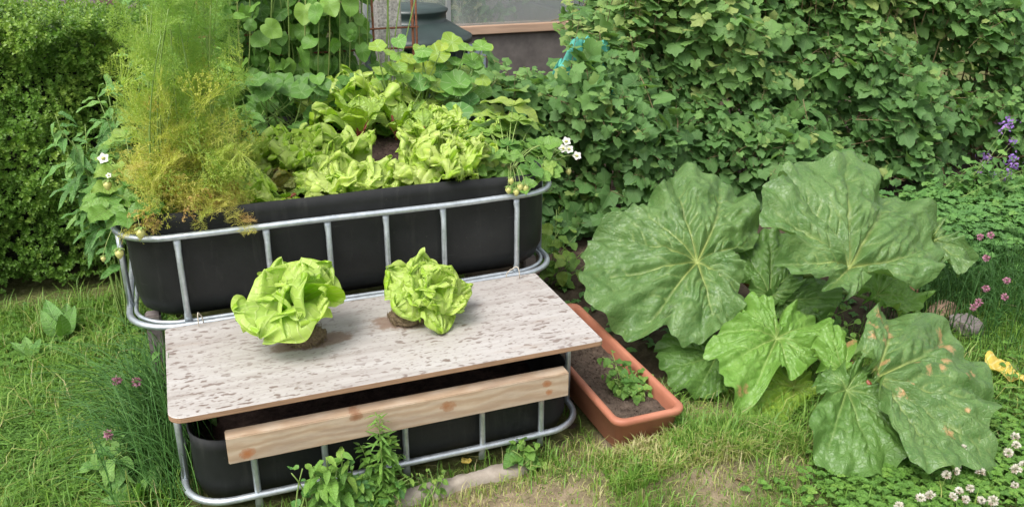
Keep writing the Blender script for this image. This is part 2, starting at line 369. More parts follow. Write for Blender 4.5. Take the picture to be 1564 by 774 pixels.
M['terracotta'] = plain('terracotta_plastic', (.47, .19, .115), .6, nscale=7, var=.25, bs=.2, c2=(.33, .115, .065), det=8)
def m_soil(name, a, b_, s=40):
    m, t, b, L, ns = newmat(name)
    n1 = noisetex(t, s, 6, .75, objco(t)); n2 = noisetex(t, 5, 4, .6, objco(t))
    c = ramp(t, n1, [(.3, a), (.55, b_), (.8, [x*1.8 for x in b_])]); c = mixc(t, maths(t, 'MULTIPLY', n2, .5), c, [x*.7 for x in b_])
    L.new(c, b.inputs['Base Color']); b.inputs['Roughness'].default_value = .95; b.inputs['Specular IOR Level'].default_value = .15
    bump(t, b, n1, .9, .012); return m
M['soil'] = m_soil('dark_potting_soil', (.018, .012, .010), (.075, .05, .042))
M['bed'] = m_soil('garden_soil', (.035, .026, .018), (.095, .071, .05), 26)
M['trough_soil'] = m_soil('trough_soil', (.055, .040, .030), (.14, .105, .08), 60)
M['concrete'] = plain('aggregate_concrete', (.62, .59, .55), .9, nscale=110, var=.6, bs=.8, bd=.004, det=3)
M['kerb'] = plain('weathered_concrete', (.42, .37, .31), .92, nscale=24, var=.4, bs=.7, bd=.006, c2=(.24, .20, .16), det=8)
M['rust'] = plain('rusty_steel', (.30, .115, .06), .85, nscale=90, var=.5, bs=.5)
M['brick'] = plain('brick', (.48, .23, .14), .9, nscale=40, var=.4, bs=.7, bd=.004)
M['brickpale'] = plain('pale_brick', (.50, .33, .23), .9, nscale=40, var=.35, bs=.7, bd=.004)
M['stone'] = plain('grey_stone', (.27, .23, .22), .8, nscale=18, var=.4, bs=.7, bd=.006)
M['bin'] = plain('dark_green_plastic', (.035, .055, .05), .38, nscale=8, var=.25, bs=.05, c2=(.025, .038, .036))
M['fence'] = plain('grey_fence_board', (.32, .27, .25), .85, nscale=20, var=.4, bs=.4, stretch=(3, 3, .3))
M['sill'] = plain('timber_sill', (.55, .37, .26), .7, nscale=12, var=.3, stretch=(.3, 1, 4))
M['alu'] = plain('aluminium_frame', (.55, .57, .57), .4, .6, nscale=20, var=.15, bs=0)
M['ghwall'] = plain('greenhouse_base', (.17, .15, .14), .8, nscale=12, var=.4)
M['net'] = plain('teal_netting', (.10, .45, .36), .7, nscale=40, var=.4, bs=.2)
M['wire'] = plain('pale_cord', (.62, .55, .45), .7, nscale=90, var=.3)
M['root'] = m_soil('fibrous_root', (.09, .06, .035), (.28, .21, .13), 90)
M['dark_core'] = plain('dark_hedge_core', (.030, .036, .016), .9, nscale=40, var=.5, bs=.8, bd=.02)  # near-black brown-green, the hedge's inner shade put into the colour
M['deadleaf'] = leafmat('dry_leaf', [(0, (.40, .22, .10)), (1, (.62, .44, .28))], rough=.6, trans=.1, nscale=40, backmix=0)
M['yellowleaf'] = leafmat('yellow_leaf', [(0, (.62, .42, .05)), (1, (.75, .58, .12))], vein=(.8, .72, .35), vtype='pinnate', k=7, rough=.5, trans=.2, nscale=30, backmix=0, blem=(.35, .2, .07))
def m_glass():
    m, t, b, L, ns = newmat('dirty_glass')
    nf = noisetex(t, 2.5, 5, .6, objco(t))
    d = N(t, 'ShaderNodeBsdfDiffuse'); L.new(ramp(t, nf, [(.3, (.50, .54, .54)), (.7, (.74, .76, .76))]), d.inputs[0])
    tr = N(t, 'ShaderNodeBsdfTransparent'); tr.inputs[0].default_value = (.86, .9, .9, 1)
    g = N(t, 'ShaderNodeBsdfGlossy'); g.inputs['Roughness'].default_value = .05
    fr = N(t, 'ShaderNodeFresnel'); fr.inputs[0].default_value = 1.5
    a = N(t, 'ShaderNodeMixShader'); L.new(maths(t, 'ADD', maths(t, 'MULTIPLY', nf, .3), .12), a.inputs[0]); L.new(tr.outputs[0], a.inputs[1]); L.new(d.outputs[0], a.inputs[2])
    c = N(t, 'ShaderNodeMixShader'); L.new(fr.outputs[0], c.inputs[0]); L.new(a.outputs[0], c.inputs[1]); L.new(g.outputs[0], c.inputs[2])
    L.new(c.outputs[0], ns['Material Output'].inputs['Surface']); return m
M['glass'] = m_glass()
def m_rhubarb(name, dark, light, vein, back, spots=True):
    m, t, b, L, ns = newmat(name)
    o = objco(t)
    n1 = noisetex(t, 16, 5, .6, o); n2 = noisetex(t, 4, 3, .6, o)
    c = ramp(t, n1, [(.3, dark), (.7, light)]); c = mixc(t, maths(t, 'MULTIPLY', n2, .4), c, [x*.75 for x in dark])
    vo = N(t, 'ShaderNodeTexVoronoi'); vo.feature = 'DISTANCE_TO_EDGE'; vo.inputs['Scale'].default_value = 75; L.new(o, vo.inputs['Vector'])
    ret = maths(t, 'SUBTRACT', 1.0, maths(t, 'MULTIPLY', vo.outputs['Distance'], 9), clamp=True)
    c = mixc(t, maths(t, 'MULTIPLY', ret, .07), c, vein)
    c = mixc(t, maths(t, 'MULTIPLY', attr(t, 'vein'), .95, clamp=True), c, vein)
    sf = ramp(t, maths(t, 'ADD', attr(t, 'spot'), maths(t, 'MULTIPLY', maths(t, 'SUBTRACT', noisetex(t, 85, 5, .75, o), .5), 2.2)), [(.42, (0, 0, 0)), (.85, (.92, .92, .92))])
    c = mixc(t, sf, c, (.46, .29, .13))
    geo = N(t, 'ShaderNodeNewGeometry'); c = mixc(t, maths(t, 'MULTIPLY', geo.outputs['Backfacing'], .7), c, back)
    L.new(c, b.inputs['Base Color']); b.inputs['Specular IOR Level'].default_value = .42
    L.new(maths(t, 'ADD', maths(t, 'MULTIPLY', n1, .22), .22), b.inputs['Roughness'])
    h = maths(t, 'SUBTRACT', noisetex(t, 34, 4, .6, o), maths(t, 'MULTIPLY', ret, .12)); bump(t, b, h, .6, .010)
    tr = N(t, 'ShaderNodeBsdfTranslucent'); L.new(mixc(t, 1.0, c, (1, 1.15, .5), 'MULTIPLY'), tr.inputs[0])
    mx = N(t, 'ShaderNodeMixShader'); mx.inputs[0].default_value = .18; L.new(b.outputs[0], mx.inputs[1]); L.new(tr.outputs[0], mx.inputs[2])
    L.new(mx.outputs[0], ns['Material Output'].inputs['Surface']); return m
M['rhub'] = m_rhubarb('rhubarb_leaf', (.075, .165, .04), (.155, .265, .08), (.46, .52, .17), (.2, .34, .1))
M['rhub_l'] = m_rhubarb('young_rhubarb_leaf', (.13, .28, .04), (.19, .35, .065), (.34, .44, .14), (.3, .45, .1))
M['rhub_y'] = m_rhubarb('yellowing_rhubarb_leaf', (.19, .33, .035), (.27, .40, .05), (.40, .44, .12), (.4, .5, .12))
M['rhub_d'] = m_rhubarb('old_rhubarb_leaf', (.08, .175, .035), (.135, .255, .06), (.28, .38, .12), (.2, .34, .1))

# ------------------------------------------------------------------ geometry basics
def rrect(x0, x1, y0, y1, r, seg=8):
    pts = []
    for cx, cy, a0 in ((x1-r, y1-r, 0), (x0+r, y1-r, 90), (x0+r, y0+r, 180), (x1-r, y0+r, 270)):
        for i in range(seg+1):
            a = math.radians(a0+90*i/seg); pts.append((cx+r*math.cos(a), cy+r*math.sin(a)))
    return np.array(pts)
def closed_tube(path, r, sides=12, flat=1.0):
    P = np.asarray(path, float); n = len(P)
    d = nrm(np.roll(P, -1, 0)-np.roll(P, 1, 0)); up = np.array([0, 0, 1.0]); a = nrm(np.cross(d, up)); b = np.cross(a, d)
    ang = np.arange(sides)*2*math.pi/sides
    V = (P[:, None]+r*(np.cos(ang)[None, :, None]*a[:, None]+flat*np.sin(ang)[None, :, None]*b[:, None])).reshape(-1, 3)
    F = [(i*sides+j, i*sides+(j+1) % sides, ((i+1) % n)*sides+(j+1) % sides, ((i+1) % n)*sides+j) for i in range(n) for j in range(sides)]
    return V, F
def densify(P, step=.03):
    P = np.asarray(P); out = []
    for i in range(len(P)):
        a, b = P[i], P[(i+1) % len(P)]; k = max(1, int(np.linalg.norm(b-a)/step))
        for j in range(k): out.append(a+(b-a)*j/k)
    return np.array(out)
def tube_obj(name, pts, r, mat, parent=None, sides=12, r1=None):
    s = Soup(); s.tube(pts, r, r1, sides); return s.build(name, mat, parent)
def box_mesh(x0, x1, y0, y1, z0, z1, bev=.003, seg=2):
    import bmesh
    bm = bmesh.new(); bmesh.ops.create_cube(bm, size=1)
    bmesh.ops.scale(bm, vec=(x1-x0, y1-y0, z1-z0), verts=bm.verts); bmesh.ops.translate(bm, vec=((x0+x1)/2, (y0+y1)/2, (z0+z1)/2), verts=bm.verts)
    if bev: bmesh.ops.bevel(bm, geom=bm.edges[:], offset=bev, segments=seg, affect='EDGES')
    me = bpy.data.meshes.new('b'); bm.to_mesh(me); bm.free(); return me
def box(name, x0, x1, y0, y1, z0, z1, mat, parent=None, bev=.003): return link(name, box_mesh(x0, x1, y0, y1, z0, z1, bev), mat, parent)
def rock(name, loc, size, mat, seed, parent=None, rot=0, squash=1):
    import bmesh
    bm = bmesh.new(); bmesh.ops.create_icosphere(bm, subdivisions=4, radius=1)
    V = np.array([v.co[:] for v in bm.verts]); n = noise(V, .6, seed)*.22+noise(V, 2.5, seed+3)*.05
    V = np.sign(V)*np.abs(V)**.75; V = V*(1+n)[:, None]*np.array(size)
    c, s = math.cos(rot), math.sin(rot); V = V@np.array([[c, s, 0], [-s, c, 0], [0, 0, 1]])+np.array(loc)
    for v, p in zip(bm.verts, V): v.co = p
    me = bpy.data.meshes.new('r'); bm.to_mesh(me); bm.free(); me.polygons.foreach_set('use_smooth', [True]*len(me.polygons))
    return link(name, me, mat, parent)

# ------------------------------------------------------------------ ground
def soilmask(x, y):
    n = noise(np.column_stack([x, y]), 1.6, 5)*.10
    m1 = np.clip((x-.50+n)/.08, 0, 1)*np.maximum(np.clip((2.25+n*1.5-x+.2*(y-.3))/.2, 0, 1), np.clip((y-.35)/.1, 0, 1))*np.clip((y+.30-np.clip(x-.6, 0, 1)*.05+n)/.08, 0, 1)
    return np.where(y > .95, 1.0, m1)*np.where((x < .3) & (y < 1.02), 0, 1)
def gz(x, y): x = np.atleast_1d(x); y = np.atleast_1d(y); return .010*noise(np.column_stack([x, y]), .9, 11)+.080*np.exp(-((x-.66)/.32)**2-((y+.63)/.15)**2)
g = np.sinh(np.linspace(-1, 1, 181)*7.2)/math.sinh(7.2)*300
gx = g+.6; gy = g+.2
X, Y = np.meshgrid(gx, gy); xs, ys = X.ravel(), Y.ravel()
rr = np.hypot(xs, ys); Z = gz(xs, ys)*np.exp(-(rr/15)**2)
n = len(g); idx = np.arange(n*n).reshape(n, n)
F = np.stack([idx[:-1, :-1], idx[:-1, 1:], idx[1:, 1:], idx[1:, :-1]], -1).reshape(-1, 4)
def m_ground():
    m, t, b, L, ns = newmat('lawn_ground'); o = objco(t)
    c = ramp(t, noisetex(t, 30, 6, .75, o), [(.3, (.05, .055, .02)), (.5, (.11, .12, .04)), (.75, (.24, .22, .11))])
    dry = attr(t, 'dry'); c = mixc(t, dry, c, ramp(t, noisetex(t, 22, 6, .7, o), [(.3, (.15, .115, .075)), (.7, (.33, .26, .175))]))
    L.new(c, b.inputs['Base Color']); b.inputs['Roughness'].default_value = .95; b.inputs['Specular IOR Level'].default_value = .1
    bump(t, b, noisetex(t, 60, 5, .7, o), .8, .01); return m
M['ground'] = m_ground()
DRY = [(at(955, 705, Z=0), .22, .12), (at(1095, 640, Z=0), .16, .07), (at(1110, 745, Z=0), .2, .09), (at(760, 770, Z=0), .28, .10), (at(980, 655, Z=0), .12, .06), (at(860, 770, Z=0), .3, .1)]
def dryness(x, y):
    d = np.zeros(len(x)); nn = noise(np.column_stack([x, y]), 4, 21)*.5
    for c, a, b in DRY: d = np.maximum(d, 1.25-np.hypot((x-c[0])/a, (y-c[1])/b)+nn)
    return np.clip(d, 0, 1)
me = mesh_np(np.column_stack([xs, ys, Z]), F, True, {'dry': dryness(xs, ys)})
tag(link('lawn_ground', me, M['ground']), kind='structure')
# soil bed : its own lumpy sheet, dips under the lawn at its edge
bx = np.linspace(.35, 5.2, 300); by = np.linspace(-.6, 4.5, 300); X, Y = np.meshgrid(bx, by); xs, ys = X.ravel(), Y.ravel()
mk = soilmask(xs, ys); P2 = np.column_stack([xs, ys])
Z = gz(xs, ys)-.03+.045*mk+mk*(.010*noise(P2, 5, 31)+.006*noise(P2, 18, 32))
n = 300; idx = np.arange(n*n).reshape(n, n); F = np.stack([idx[:-1, :-1], idx[:-1, 1:], idx[1:, 1:], idx[1:, :-1]], -1).reshape(-1, 4)
tag(link('soil_bed', mesh_np(np.column_stack([xs, ys, Z]), F), M['bed']), kind='structure')

# ------------------------------------------------------------------ planters made from cut tanks
def tank(name, x0, x1, y0, y1, ring_z, rim, bottom, bars, label, rad=.12, top_ring=None, second=True, wave=.006, side_bars=(), seed=1, barz=None, rust=()):
    t = thing(name, ((x0+x1)/2, (y0+y1)/2, 0), label, 'planter')
    # plastic shell, open top
    ins = .022; seg = 10; lv = []
    prof = [(0.075, bottom), (.04, bottom+.010), (.014, bottom+.035), (.0, bottom+.08), (0, (bottom+rim)/2), (0, rim-.03), (0, rim)]
    rings = []
    for d, z in prof:
        p = densify(rrect(x0+ins+d, x1-ins-d, y0+ins+d, y1-ins-d, max(.03, rad-ins-d*.3), seg), .025); rings.append((p, z))
    k = len(rings[3][0])
    V = []
    for p, z in rings:
        # resample to k points by arc length
        q = np.vstack([p, p[:1]]); s_ = np.r_[0, np.cumsum(np.linalg.norm(np.diff(q, axis=0), axis=1))]; tt = np.linspace(0, s_[-1], k, endpoint=False)
        pp = np.column_stack([np.interp(tt, s_, q[:, 0]), np.interp(tt, s_, q[:, 1])])
        zz = np.full(k, z)
        if z == rim: zz = zz+noise(pp, 1.2, seed)*wave
        bul = .004*noise(np.column_stack([pp, zz*2]), 1.5, seed+4) if z > bottom+.05 and z < rim else 0
        cc = np.array([(x0+x1)/2, (y0+y1)/2]); pp = pp+nrm(pp-cc)*np.reshape(bul, (-1, 1)) if not np.isscalar(bul) else pp
        V.append(np.column_stack([pp, zz]))
    outer = len(V)
    for i in range(outer-1, 1, -1):      # inner wall 3.5 mm in
        cc = np.array([(x0+x1)/2, (y0+y1)/2, 0]); d = nrm((V[i]-cc)*np.array([1, 1, 0])); V.append(V[i]-d*.0045)
    nv = len(V); V = np.concatenate(V); F = []
    for i in range(nv-1):
        for j in range(k): F.append((i*k+j, i*k+(j+1) % k, (i+1)*k+(j+1) % k, (i+1)*k+j))
    F.append(tuple(range(k))[::-1]); 
    link('tub', mesh_np(V, F, True), M['plastic'], t)
    # cage
    def ring(z, r, inset=0, name='ring_rail', rr_=rad):
        p = densify(rrect(x0+inset, x1-inset, y0+inset, y1-inset, rr_-inset*.5, 10), .05)
        zz = np.full(len(p), z)+.0015*noise(p, 1.5, seed+9); V, F = closed_tube(np.column_stack([p, zz]), r)
        link(name, mesh_np(V, F, True), M['steel'], t)
    ring(ring_z, .0085)
    if second: ring(ring_z+.004, .0055, .017)
    if top_ring: ring(top_ring, .0085)
    zt, zb = barz
    for bxx in bars:
        yb = y0+.004
        s = Soup(); pts = [(bxx, yb, zb), (bxx, yb, zb+.02), (bxx, yb, zt-.02), (bxx, yb, zt)]
        # flattened crimps at both ends of a round tube
        P = np.array(pts, float); ang = np.arange(10)*2*math.pi/10; V = []
        zs = np.array([zb, zb+.018, zb+.035, (zb+zt)/2, zt-.035, zt-.018, zt]); fl = [(.0095, .003), (.0095, .0035), (.0078, .0078), (.0078, .0078), (.0078, .0078), (.0095, .0035), (.0095, .003)]
        for z, (a, b) in zip(zs, fl): V += [(bxx+a*math.cos(q), yb+b*math.sin(q)+(.004 if b < .005 else 0), z) for q in ang]
        F = [(i*10+j, i*10+(j+1) % 10, (i+1)*10+(j+1) % 10, (i+1)*10+j) for i in range(6) for j in range(10)]+[tuple(range(10))[::-1], tuple(range(60, 70))]
        link('upright_bar', mesh_np(V, F, True), M['steel_rust'] if any(abs(bxx-q) < .02 for q in rust) else M['steel'], t)
    for (sx, sy, z0, z1) in side_bars: tube_obj('upright_bar', [(sx, sy, z0), (sx, sy, (z0+z1)/2), (sx, sy, z1)], .008, M['steel'], t)
    return t
up = tank('raised_planter', -.6, .6, 0, 1.0, .33, .632, .322, (-.454, -.236, -.077, .08, .242, .461),
          'raised black plastic planter in a galvanised tube cage, full of lettuce and strawberries', rad=.125, top_ring=.575, barz=(.57, .333),
          side_bars=[(-.597, .16, .334, .572), (-.597, .5, .334, .572), (-.597, .84, .334, .572), (.597, .16, .334, .572), (.597, .5, .334, .572), (.597, .84, .334, .572)], seed=3)
low = tank('low_planter', -.508, .492, -.430, .20, .073, .222, .012, (-.350, -.190, .005, .203, .363),
           'low black plastic planter with a galvanised cage standing under the speckled board', rad=.105, second=False, barz=(.250, .030),
           side_bars=[(-.505, -.31, .075, .318), (.489, -.31, .075, .318), (-.505, .05, .075, .318), (.489, .05, .075, .318)], seed=8, rust=(.203, .363))
def rv0(R, n): return nrm(R.normal(size=(n, 3)))
def soil_fill(name, x0, x1, y0, y1, z, r, mat, parent, amp=.012, seed=1, crumbs=0):
    nx, ny = 110, 90; X, Y = np.meshgrid(np.linspace(x0, x1, nx), np.linspace(y0, y1, ny)); P = np.column_stack([X.ravel(), Y.ravel()])
    # squash the grid to a rounded rectangle
    cx, cy, hx, hy = (x0+x1)/2, (y0+y1)/2, (x1-x0)/2, (y1-y0)/2
    u = (P[:, 0]-cx)/hx; v = (P[:, 1]-cy)/hy; cut = np.clip((np.abs(u)**6+np.abs(v)**6), 0, 2); s = 1-np.clip(cut-1, 0, 1)*.06*2*r/.12
    P = np.column_stack([cx+u*hx*s, cy+v*hy*s])
    Z = z+amp*noise(P, 3, seed)+amp*.45*noise(P, 14, seed+1)
    idx = np.arange(nx*ny).reshape(ny, nx); F = np.stack([idx[:-1, :-1], idx[:-1, 1:], idx[1:, 1:], idx[1:, :-1]], -1).reshape(-1, 4)
    if crumbs:
        R = np.random.default_rng(seed+5); S = Soup(); tv = np.array([(1, 0, -.3), (-.5, .87, -.3), (-.5, -.87, -.3), (0, 0, .8)])*.5; tf = np.array([(0, 1, 2), (0, 3, 1), (1, 3, 2), (2, 3, 0)]); k = R.integers(0, len(P), crumbs); q = np.column_stack([P[k]+R.normal(size=(crumbs, 2))*.004, Z[k]+.001]); q[:, 0] = np.clip(q[:, 0], x0+.012, x1-.012); q[:, 1] = np.clip(q[:, 1], y0+.012, y1-.012)
        S.add((tv, tf, tv[:, :2]), q, rv0(R, crumbs), rv0(R, crumbs), R.uniform(.003, .010, crumbs)*(1+R.random(crumbs)**6*1.2), R.random(crumbs)); tag(S.build('soil_crumbs', mat, parent, False), kind='stuff')
    return link(name, mesh_np(np.column_stack([P, Z]), F), mat, parent)
soil_fill('soil', -.570, .570, .03, .97, .572, .12, M['soil'], up, .012, 4, 2500)
soil_fill('soil', -.475, .46, -.395, .165, .075, .1, M['soil'], low, .010, 6)
# support posts under the raised planter
for i, (x, y, l) in enumerate(((-.545, .13, 'narrow dark stone post under the near left corner of the raised planter'), (.56, .16, 'narrow dark stone post under the right end of the raised planter'), (-.56, .88, 'narrow dark stone post under the far left corner of the raised planter'), (.56, .88, 'narrow dark stone post under the far right corner of the raised planter'))):
    tag(box('support_post', x-.02, x+.02, y-.02, y+.02, -.05, .3205, M['stone'], None, .004), l, 'post')
# board --------------------------------------------------------------
def board():
    x0, x1, y0, y1, z0, z1 = -.513, .511, -.4715, -.020, .324, .339
    def outline(ins):
        pts = []
        for cx, cy, a0, r in ((x1, y1, 0, .008), (x0, y1, 90, .010), (x0, y0, 180, .032), (x1, y0, 270, .012)):
            sx = -1 if cx == x1 else 1; sy = -1 if cy == y1 else 1; rr_ = max(r, .002)
            for i in range(7):
                a = math.radians(a0+90*i/6); pts.append((cx+sx*rr_+(rr_-ins)*math.cos(a), cy+sy*rr_+(rr_-ins)*math.sin(a)))
        return np.array(pts)
    tilt = lambda P: z1-.0*P[:, 0]
    lv = [(.0015, z0), (0, z0+.0015), (0, z1-.0015), (.0015, z1)]; V = []
    for ins, z in lv: p = outline(ins); V.append(np.column_stack([p, np.full(len(p), z)]))
    k = len(V[0]); V = np.concatenate(V); F = [(i*k+j, i*k+(j+1) % k, (i+1)*k+(j+1) % k, (i+1)*k+j) for i in range(3) for j in range(k)]
    F += [tuple(range(3*k, 4*k)), tuple(range(k))[::-1]]
    me = mesh_np(V, F, False); o = link('cover_board', me, M['ply_edge']); me.materials.append(M['board'])
    for p in me.polygons:
        if p.normal.z > .5: p.material_index = 1
    return tag(o, 'speckled weathered grey-brown board lying across the low planter', 'board')
board()
tag(box('timber_beam', -.405, .415, -.478, -.440, .203, .270, M['pine'], None, .002), 'pale sawn pine beam with rusty knots fixed across the low planter front', 'beam')
for px, l, dx in ((303, 'pale cord loop tying the board to the rail at its left end', .012), (790, 'pale cord loop tying the board to the rail at its right end', -.03)):
    p = at(px, 492 if px < 400 else 420, Z=.345)
    tag(tube_obj('cord_loop', bez(p+[0, -.018, -.002], p+[0, -.02, .05], p+[dx*.5, .0, .022], 8).tolist()+bez(p+[dx*.5, .0, .022], p+[dx, .016, .01], p+[dx, .012, -.012], 5)[1:].tolist(), .0016, M['wire'], None, 6), l, 'cord', 'cords on the speckled board')

# ------------------------------------------------------------------ terracotta trough
def trough():
    x0, x1, y0, y1, h = .522, .712, -.545, .12, .145
    t = thing('plant_trough', ((x0+x1)/2, (y0+y1)/2, 0), 'long terracotta plastic trough of bare soil and one small plant beside the planters', 'trough')
    lv = [(.020, .03), (.016, .034), (.003, h-.022), (-.006, h-.020), (-.009, h-.012), (-.009, h-.004), (-.005, h), (.004, h), (.009, h-.004), (.011, h-.02), (.024, .02)]
    V = []
    for ins, z in lv: p = densify(rrect(x0+ins, x1-ins, y0+ins, y1-ins, max(.028-ins*.4, .015), 6), .03)if False else rrect(x0+ins, x1-ins, y0+ins, y1-ins, max(.028-ins*.4, .015), 6); V.append(np.column_stack([p, np.full(len(p), z)]))
    k = len(V[0]); n = len(V); V = np.concatenate(V)
    V[:, 0] += np.where(np.abs(V[:, 2]-.1) < .2, 0, 0)
    F = [(i*k+j, i*k+(j+1) % k, (i+1)*k+(j+1) % k, (i+1)*k+j) for i in range(n-1) for j in range(k)]+[tuple(range(k))[::-1]]
    link('trough_body', mesh_np(V, F, True), M['terracotta'], t)
    soil_fill('soil', x0+.012, x1-.012, y0+.012, y1-.012, h-.042, .02, M['trough_soil'], t, .007, 15, 700)
    return t
trough()
# ------------------------------------------------------------------ concrete edging
def edging():
    n = 60; xs = np.linspace(-.42, .345, n); V = []
    for i, x in enumerate(xs):
        w = .024+.006*math.sin(x*31)+random.uniform(-.003, .003); yc = -.478+.012*math.sin(x*5)+(.02 if x > .3 else 0)*0; e = min(1, (n-1-i)/4+.35)
        for a in range(8):
            q = math.pi*a/7; V.append((x, yc-w*math.cos(q)*e, -.02+(.048*e+random.uniform(-.003, .003))*math.sin(q)**.35))
    F = [(i*8+j, (i+1)*8+j, (i+1)*8+j+1, i*8+j+1) for i in range(n-1) for j in range(7)]+[tuple(range(8)), tuple(range((n-1)*8, n*8))[::-1]]
    tag(link('concrete_edging', mesh_np(V, F, True), M['kerb']), 'worn concrete edging strip in front of the low planter', 'edging')
edging()
# ================================================================== PLANTS
LP = {}
LP['currant'] = [currant_proto(i, f) for i, f in enumerate((.10, .25, .4, .18, .5))]
LP['round'] = [round_proto(i, c, w_) for i, (c, w_) in enumerate(((.15, .05), (.3, .07), (-.2, .05), (.1, .1)))]
def heart_proto(seed):
    R = np.random.default_rng(seed); p1 = R.uniform(0, 6); rf = lambda t: .47*(1+.20*math.exp(-(t/.32)**2)+.03*math.sin(5*t+p1))*(1-.35*math.exp(-((abs(t)-math.pi)/.3)**2))*(1+.06*math.cos(2*t)); f_ = R.uniform(.1, .35); d_ = R.uniform(.1, .4)
    return fan(rf, 26, (.35, .7, 1.0), lambda x, y: f_*np.abs(x)-d_*y*np.abs(y)*.8+.04*np.sin(y*9+p1))
LP['heart'] = [heart_proto(i+70) for i in range(4)]
LP['ovate'] = [blade_leaf(i, .27, 8, 4, d, f) for i, (d, f) in enumerate(((.2, .3), (.5, .5), (.05, .2)))]
LP['lance'] = [blade_leaf(i+10, .17, 9, 4, d, f, wav=.04) for i, (d, f) in enumerate(((.3, .4), (.6, .5), (.1, .25)))]
LP['mint'] = [blade_leaf(i+20, .25, 12, 4, d, .35, tooth=.06) for i, d in enumerate((.2, .5, .35))]
LP['needle'] = [blade_leaf(i+30, .08, 4, 2, d, .2) for i, d in enumerate((.1, .4))]
LP['obov'] = [blade_leaf(i+40, .42, 12, 6, d, .25, tooth=.05, wav=.05) for i, d in enumerate((.15, .4, .25))]
def pick(soup, protos, pos, f, n, s, t, R):
    k = R.integers(0, len(protos), len(pos))
    for i in range(len(protos)):
        m = k == i
        if m.any(): soup.add(protos[i], pos[m], np.broadcast_to(f, pos.shape)[m], np.broadcast_to(n, pos.shape)[m], np.broadcast_to(s, (len(pos),))[m], np.broadcast_to(t, (len(pos),))[m])
def rv(R, n=None): 
    v = R.normal(size=(n, 3) if n else 3); return nrm(v)
def shoot(LS, SS, p0, p1, n, protos, size, pet, R, t0=.25, tint=.4, out=None, up=.7, sr=.0022, droop=.3, stint=.5, tip=True):
    """curved shoot with alternating leaves on petioles; out = mean facing direction"""
    p0, p1 = np.asarray(p0, float), np.asarray(p1, float); d = p1-p0; L = np.linalg.norm(d)
    mid = (p0+p1)/2+R.normal(size=3)*L*.07+np.array([0, 0, L*.06]); C_ = bez(p0, mid, p1, 7); SS.tube(C_, sr, sr*.45, 4, stint)
    ts = np.linspace(t0, 1, n); a = R.uniform(0, 6.28); ax = nrm(d); e1 = nrm(np.cross(ax, [0, 0, 1.0] if abs(ax[2]) < .95 else [1, 0, 0])); e2 = np.cross(ax, e1)
    P = []; Fw = []; Nn = []; Sz = []
    for t in ts:
        a += 2.4+R.normal()*.3; q = (1-t)**2*p0+2*t*(1-t)*mid+t*t*p1
        r = e1*math.cos(a)+e2*math.sin(a)
        if out is not None: r = nrm(r+np.asarray(out)*.6)
        sz = size*R.uniform(.7, 1.15)*(1-.45*max(0, t-.7)/.3); pl = pet*R.uniform(.6, 1.2)*(1-.5*t)
        e = q+r*pl+ax*pl*.35
        if pl > .012: SS.tube([q, (q+e)/2+ax*pl*.1, e], sr*.45, sr*.35, 3, stint)
        f = nrm(r+np.array([0, 0, -droop])+R.normal(size=3)*.25); nn = nrm(np.array([0, 0, up])+ax*.3+r*.25+(np.asarray(out)*.5 if out is not None else 0)+R.normal(size=3)*.3)
        P.append(e); Fw.append(f); Nn.append(nn); Sz.append(sz)
    n = len(P); tt = np.clip(tint+R.normal(size=n)*.16+np.where(ts > .85, .2, 0)+np.where(R.random(n) < .012, .6, 0), 0, 1)
    pick(LS, protos, np.array(P), np.array(Fw), np.array(Nn), np.array(Sz), tt, R)

